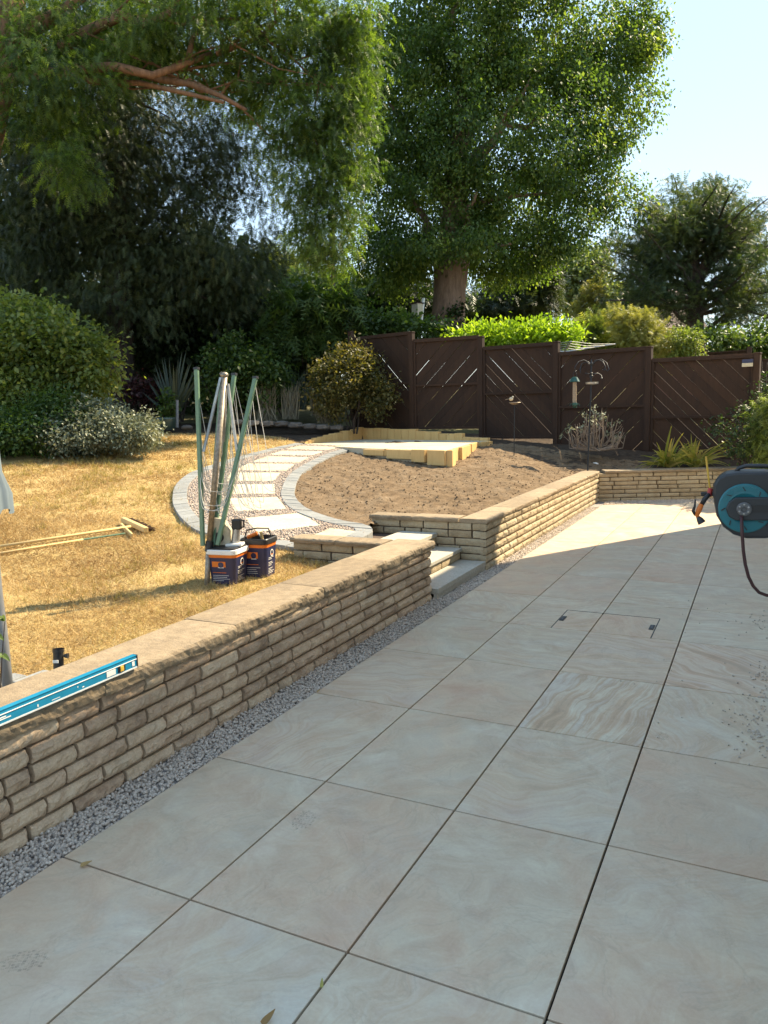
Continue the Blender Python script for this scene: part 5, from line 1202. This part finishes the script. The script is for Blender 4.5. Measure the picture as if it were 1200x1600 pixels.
obj('yellow_tube', B().tube([front(1102, 714, .05), front(1105.5, 742, .045), front(1109, 768, .04)], .0052, 10), M['yellow'], sg)
obj('red_connector', B().tube([front(1109.5, 764, .04), front(1107, 777, .035)], .0125, 12), M['red'], sg)
obj('grip', B().tube([front(1108, 773, .03), front(1101, 780, .02), front(1096, 789, .02)], [.011, .0135, .0115], 12), M['black'], sg, smooth=True)
obj('body', B().tube([front(1096, 788, .02), front(1092, 797, .02), front(1088.5, 806, .02), front(1091, 810, .02)], [.0125, .0145, .0115, .009], 12), M['orange'], sg, smooth=True)
obj('trigger', B().tube([front(1086, 781, .02), front(1085, 792, .02), front(1082.5, 799, .02), front(1086, 806, .02)], [.0035, .006, .009, .007], 8), M['black'], sg, smooth=True)
obj('spray_head', B().tube([front(1089.5, 808, .02), front(1093, 812.5, .02), front(1096.5, 818, .02)], [.009, .017, .021], 14), M['charcoal'], sg)

# ------------------------------------------------------------------ bird feeding things
fb = P(918, 721); fb[2] = soil_z(fb[0], fb[1]); Df = float((fb - C) @ RM[2])
def fpx(px, py, dd=0.0): return at(px, py, Df + dd)
fs_ = thing('bird_feeding_station', 'dark iron bird feeding pole with curled hooks at the soil edge', 'bird feeder pole', fb)
obj('pole', B().tube([fb - np.array([0, 0, .1]), fpx(923, 620), fpx(924, 566)], .0125, 10), M['darkiron'], fs_)
obj('finial', B().lathe([(.004, -.05), (.022, -.02), (.026, 0), (.014, .03), (.002, .075)], fpx(924, 568), 12), M['darkiron'], fs_)
obj('collar', B().lathe([(.014, -.09), (.03, -.08), (.03, -.05), (.018, -.04), (.028, -.01), (.014, 0)], fpx(924, 582), 12), M['darkiron'], fs_)
for pts_ in ([(924, 574), (920, 566), (912, 562.5), (904, 565), (898.5, 573), (898, 581), (901, 579)], [(924, 574), (928, 566), (935, 562), (942, 565), (946, 573), (944.5, 579), (941, 577)], [(924, 572), (930, 563), (940, 561.5), (948, 567), (951.5, 577), (949, 580), (946.5, 577)], [(924, 572), (917, 566), (909, 568), (906, 577), (907, 583)], [(924, 585), (934, 583), (939, 586), (941, 591), (938, 591)], [(924, 585), (914, 583)]):
    obj('hook', B().tube([fpx(x, y, .06 * math.sin(i)) for i, (x, y) in enumerate(pts_)], .0075, 7), M['darkiron'], fs_, smooth=True)
obj('mesh_dish', B().lathe([(.10, .03), (.108, .032), (.104, .0), (.02, -.012), (.02, -.008), (.098, .004)], fpx(925, 600), 20), M['steel'], fs_)
ft = fpx(898, 590); bf = thing('bird_feeder', 'green capped tube of bird seed hanging from the left hook', 'bird feeder', ft)
obj('hanger', B().tube([fpx(898, 580), fpx(895.5, 584), fpx(895.5, 590), fpx(898, 593), fpx(901, 590), fpx(901, 584), fpx(898, 580)], .005, 6), M['darkiron'], bf)
obj('cap', B().lathe([(.012, .035), (.045, .025), (.088, -.045), (.08, -.05), (.03, -.03)], fpx(898, 592), 20), M['feedgreen'], bf)
tl = fpx(898, 597)[2] - fpx(898, 629)[2]
obj('seed_tube', B().lathe([(.033, 0), (.033, -tl)], fpx(898, 597), 16, cap=True), M['seed'], bf)
obj('base', B().lathe([(.03, .02), (.042, .015), (.045, -.02), (.025, -.055), (.04, -.06), (.03, -.065)], fpx(898, 631), 16), M['feedgreen'], bf)
for sx in (-1, 1): obj('perch', B().tube([fpx(898, 631), fpx(898 + sx * 6.5, 631), fpx(898 + sx * 7.5, 634)], .006, 6), M['feedgreen'], bf)
bb0 = P(803, 711); bb0[2] = soil_z(bb0[0], bb0[1]); Db = float((bb0 - C) @ RM[2]); bq = lambda x, y: at(x, y, Db)
bd = thing('bird_bath', 'small rusty dish on a thin rod standing in the soil', 'bird bath', bb0)
obj('rod', B().tube([bb0 - np.array([0, 0, .1]), bq(804, 632)], .008, 8), M['darkiron'], bd)
obj('dish', B().lathe([(.01, -.03), (.06, -.018), (.105, .012), (.100, .016), (.05, -.008), (.001, -.012)], bq(804.5, 630), 20), M['rust_steel'], bd)
bo = B().ball(bq(798.5, 623.5), .034, (1.15, .8, .85), 12, 8).ball(bq(801, 620.5), .02, (1, .9, .95), 10, 6)
og = thing('bird_ornament', 'little pale bird figure perched on the dish rim', 'ornament', bq(799, 628))
obj('body', bo, M['cream'], og, smooth=True); obj('tail', B().bar(bq(796, 623), bq(789.5, 624.5), .018, .007), M['rust_steel'], og); obj('beak', B().lathe([(.006, 0), (.001, .02)], bq(802, 620), 6, M=np.array([(0, 0, 1), (0, 1, 0), (-1, 0, 0)], float)), M['black'], og)
# white stone at the end of the coping
p = onz(930, 727, .53); b = B().ball((0, 0, 0), .075, (1, .8, .7), 10, 7); b.v = [(x * (1 + .25 * mn.noise((x * 20, y * 20, z * 20))) + p[0], y + p[1], z * (1 + .3 * mn.noise((x * 25, y * 25, 4))) + p[2]) for x, y, z in b.v]
tag(obj('white_stone', b, M['white'], loc=p), 'pale rough stone sitting at the corner of the wall coping', 'stone')
# green pot with a small plant, and a thin grey stake
pp = at(262, 671, 16.8); pt2 = thing('plant_pot', 'glazed green plant pot beneath the sword leaves', 'plant pot', pp)
obj('pot', B().lathe([(.16, 0), (.20, .08), (.235, .22), (.235, .26), (.215, .265), (.205, .22), (.001, .20)], pp, 24), M['greenpot'], pt2, smooth=True)
shrub('potted_plant', 'fresh green young plant growing in the glazed pot', 'plant', [pb(262, 634, 16.8, 11, 20)], 420, .09, M['l_mid'], M['bark_dark'], clump=14, csd=.07, base=(pp[0], pp[1], pp[2] + .2), nst=4)
sk2 = at(277, 668, 16.6); tag(obj('stake', B().tube([sk2, at(277, 625, 16.6)], .03, 8), M['pole'], loc=sk2), 'pale grey upright stake beside the green pot', 'stake')
p = at(292, 668, 16.6); tag(obj('fallen_rock', B().ball(p, .12, (1.3, .8, .5), 9, 6), M['rockedge'], loc=p), 'lone low rock to the right of the green pot', 'rock')
# thin red brown pole and the cream nest box
Dq2 = 19.6; pp = at(521, 560, Dq2); tag(obj('wooden_pole', B().tube([pp, at(520, 330, Dq2)], .055, 10), M['bark_yew'], loc=pp), 'slim red brown pole rising through the hanging yew sprays', 'pole')
nb = at(655, 530, 21.5); nx_ = thing('nest_box', 'pale box on a white post beside the thick tree trunk', 'nest box', nb)
obj('post', B().bar(nb, at(662, 466, 21.5), .06, .06), M['white'], nx_); obj('box', B().box(at(652, 484, 21.4), (.26, .2, .32), rz=-.45), M['cream'], nx_, bevel=.01); obj('roof', B().box(at(652, 474, 21.4), (.32, .28, .03), rz=-.45), M['fence'], nx_)
# neighbour's open rotary airer
ac = at(882, 550, 16.9); na = thing('rotary_airer', "open rotary airer with pale lines just beyond the fence", 'clothes dryer', at(882, 620, 16.9))
obj('mast', B().tube([at(882, 660, 16.9), ac], .025, 8), M['steel'], na)
ends = [ac + np.array([math.cos(a) * 1.1, math.sin(a) * 1.1, .14]) for a in (.35, 1.92, 3.49, 5.06)]
for e in ends: obj('arm', B().tube([ac, e], .016, 6), M['steel'], na)
lb_ = B()
for k in range(4):
    t = .4 + .6 * k / 3; q = [ac + (e - ac) * t for e in ends]
    for i in range(4): lb_.tube([q[i], (q[i] + q[(i + 1) % 4]) / 2 + np.array([0, 0, -.03]), q[(i + 1) % 4]], .004, 4)
obj('lines', lb_, M['line'], na)
# lamp post and the distant house
lp = at(868, 560, 48); tag(obj('lamp_post', B().tube([lp, at(868, 440, 48), at(866, 436, 48), at(858, 435, 48)], [.09, .06, .05, .05], 8), M['lamp'], loc=lp), 'slim grey lamp post above the bright hedge', 'lamp post')
Dn = 46.0; hp0 = at(1010, 545, Dn); nh = thing('distant_house', 'red brick house with brown tiled roof half hidden by the right conifer', 'house', hp0)
def hb_(px, py, dd=0): return at(px, py, Dn + dd)
L_, Rr2 = hb_(940, 512), hb_(1090, 512); zt_ = L_[2]; dx = (Rr2 - L_)[:2]; dx = dx / np.linalg.norm(dx); dyv = np.array([-dx[1], dx[0]])
ln_ = np.linalg.norm((Rr2 - L_)[:2]); c2 = (L_[:2] + Rr2[:2]) / 2 + dyv * 3.5; ang = math.atan2(dx[1], dx[0])
obj('wall', B().box((c2[0], c2[1], zt_ / 2 + .2), (ln_, 7, zt_ - .4), rz=ang), M['housebrick'], nh)
zr = hb_(1000, 468)[2]; rfv = [np.array([*(L_[:2] - dx * .4 - dyv * .5), zt_ - .15]), np.array([*(L_[:2] - dx * .4 + dyv * 3.5), zr + 1.0]), np.array([*(L_[:2] - dx * .4 + dyv * 7.5), zt_ - .15])]
obj('roof', B().extrude3(rfv, np.array([*(dx * (ln_ + .8)), 0])), M['rooftile'], nh)
for px in (975, 1010, 1042):
    wc = hb_(px, 530); wc = np.array([*(wc[:2] - dyv * .06), wc[2]]); wn = obj('window', B().box(wc, (1.2, .1, 1.1), rz=ang), M['white'], nh); obj('pane', B().box(wc - np.array([*(dyv * .06), 0]), (1.02, .02, .92), rz=ang), M['glass'], wn)
ch = hb_(965, 455, 3.5); obj('chimney', B().box((ch[0], ch[1], zr + .8), (.8, .6, 1.6), rz=ang), M['housebrick'], nh)
# dry leaves on the tiles, shoe prints in dust
for k, (px, py, rz, lab) in enumerate(((135, 1353, .4, 'curled tan leaf on the tile joint near the gravel strip'), (420, 1594, 1.2, 'small brown leaf at the bottom of the patio'), (503, 1540, 2.0, 'tiny amber leaf in the joint near the bottom of the patio'), (498, 1081, .9, 'small tan leaf at the edge of the tiles by the gravel'))):
    p = onz(px, py, .004); s = .022 if k < 2 else .011; b = blade(B(), p + np.array([-s * math.cos(rz), -s * math.sin(rz), .004]), p + np.array([s * math.cos(rz), s * math.sin(rz), .010]), s * .9, -.25, 5)
    o = obj('dry_leaf', b, M['straw' if k != 2 else 'l_gold'], loc=p); a = o.data.attributes.new('v', 'FLOAT', 'POINT'); a.data.foreach_set('value', np.full(len(b.v), (.45, .1, .7, .4)[k], np.float32)); tag(o, lab, 'leaf', 'fallen leaves on the patio')
def print_mat():
    m, nt, bs = mat_new('dust_print'); p_ = pos(nt); n_ = noise_(nt, p_, 60, 6, .7); bs.inputs['Base Color'].default_value = (.23, .21, .19, 1); bs.inputs['Roughness'].default_value = .9
    nt.links.new(ramp(nt, n_.outputs[0], [(.42, (0, 0, 0)), (.7, (.38, .38, .38))]), bs.inputs['Alpha']); return m
M['print'] = print_mat()
for (px, py, rz, sc) in ((475, 1281, 1.75, 1.0), (38, 1502, .55, 1.0), (1035, 1150, 1.7, .7)):
    c_ = onz(px, py, .0006); b = B()
    for i in range(-5, 6):
        for j in range(-3, 4):
            if (i / 5.2) ** 2 + (j / 3.3) ** 2 > 1: continue
            x, y = i * .0135 * sc, j * .0125 * sc + (i % 2) * .004; k_, q_ = math.cos(rz), math.sin(rz); hw, hh = .0058 * sc, .005 * sc
            b.add([(c_[0] + (x + ax) * k_ - (y + ay) * q_, c_[1] + (x + ax) * q_ + (y + ay) * k_, .0006) for ax, ay in ((-hw, -hh), (hw, -hh), (hw, hh), (-hw, hh))], [(0, 1, 2, 3)])
    obj('shoe_print', b, M['print'], patio)
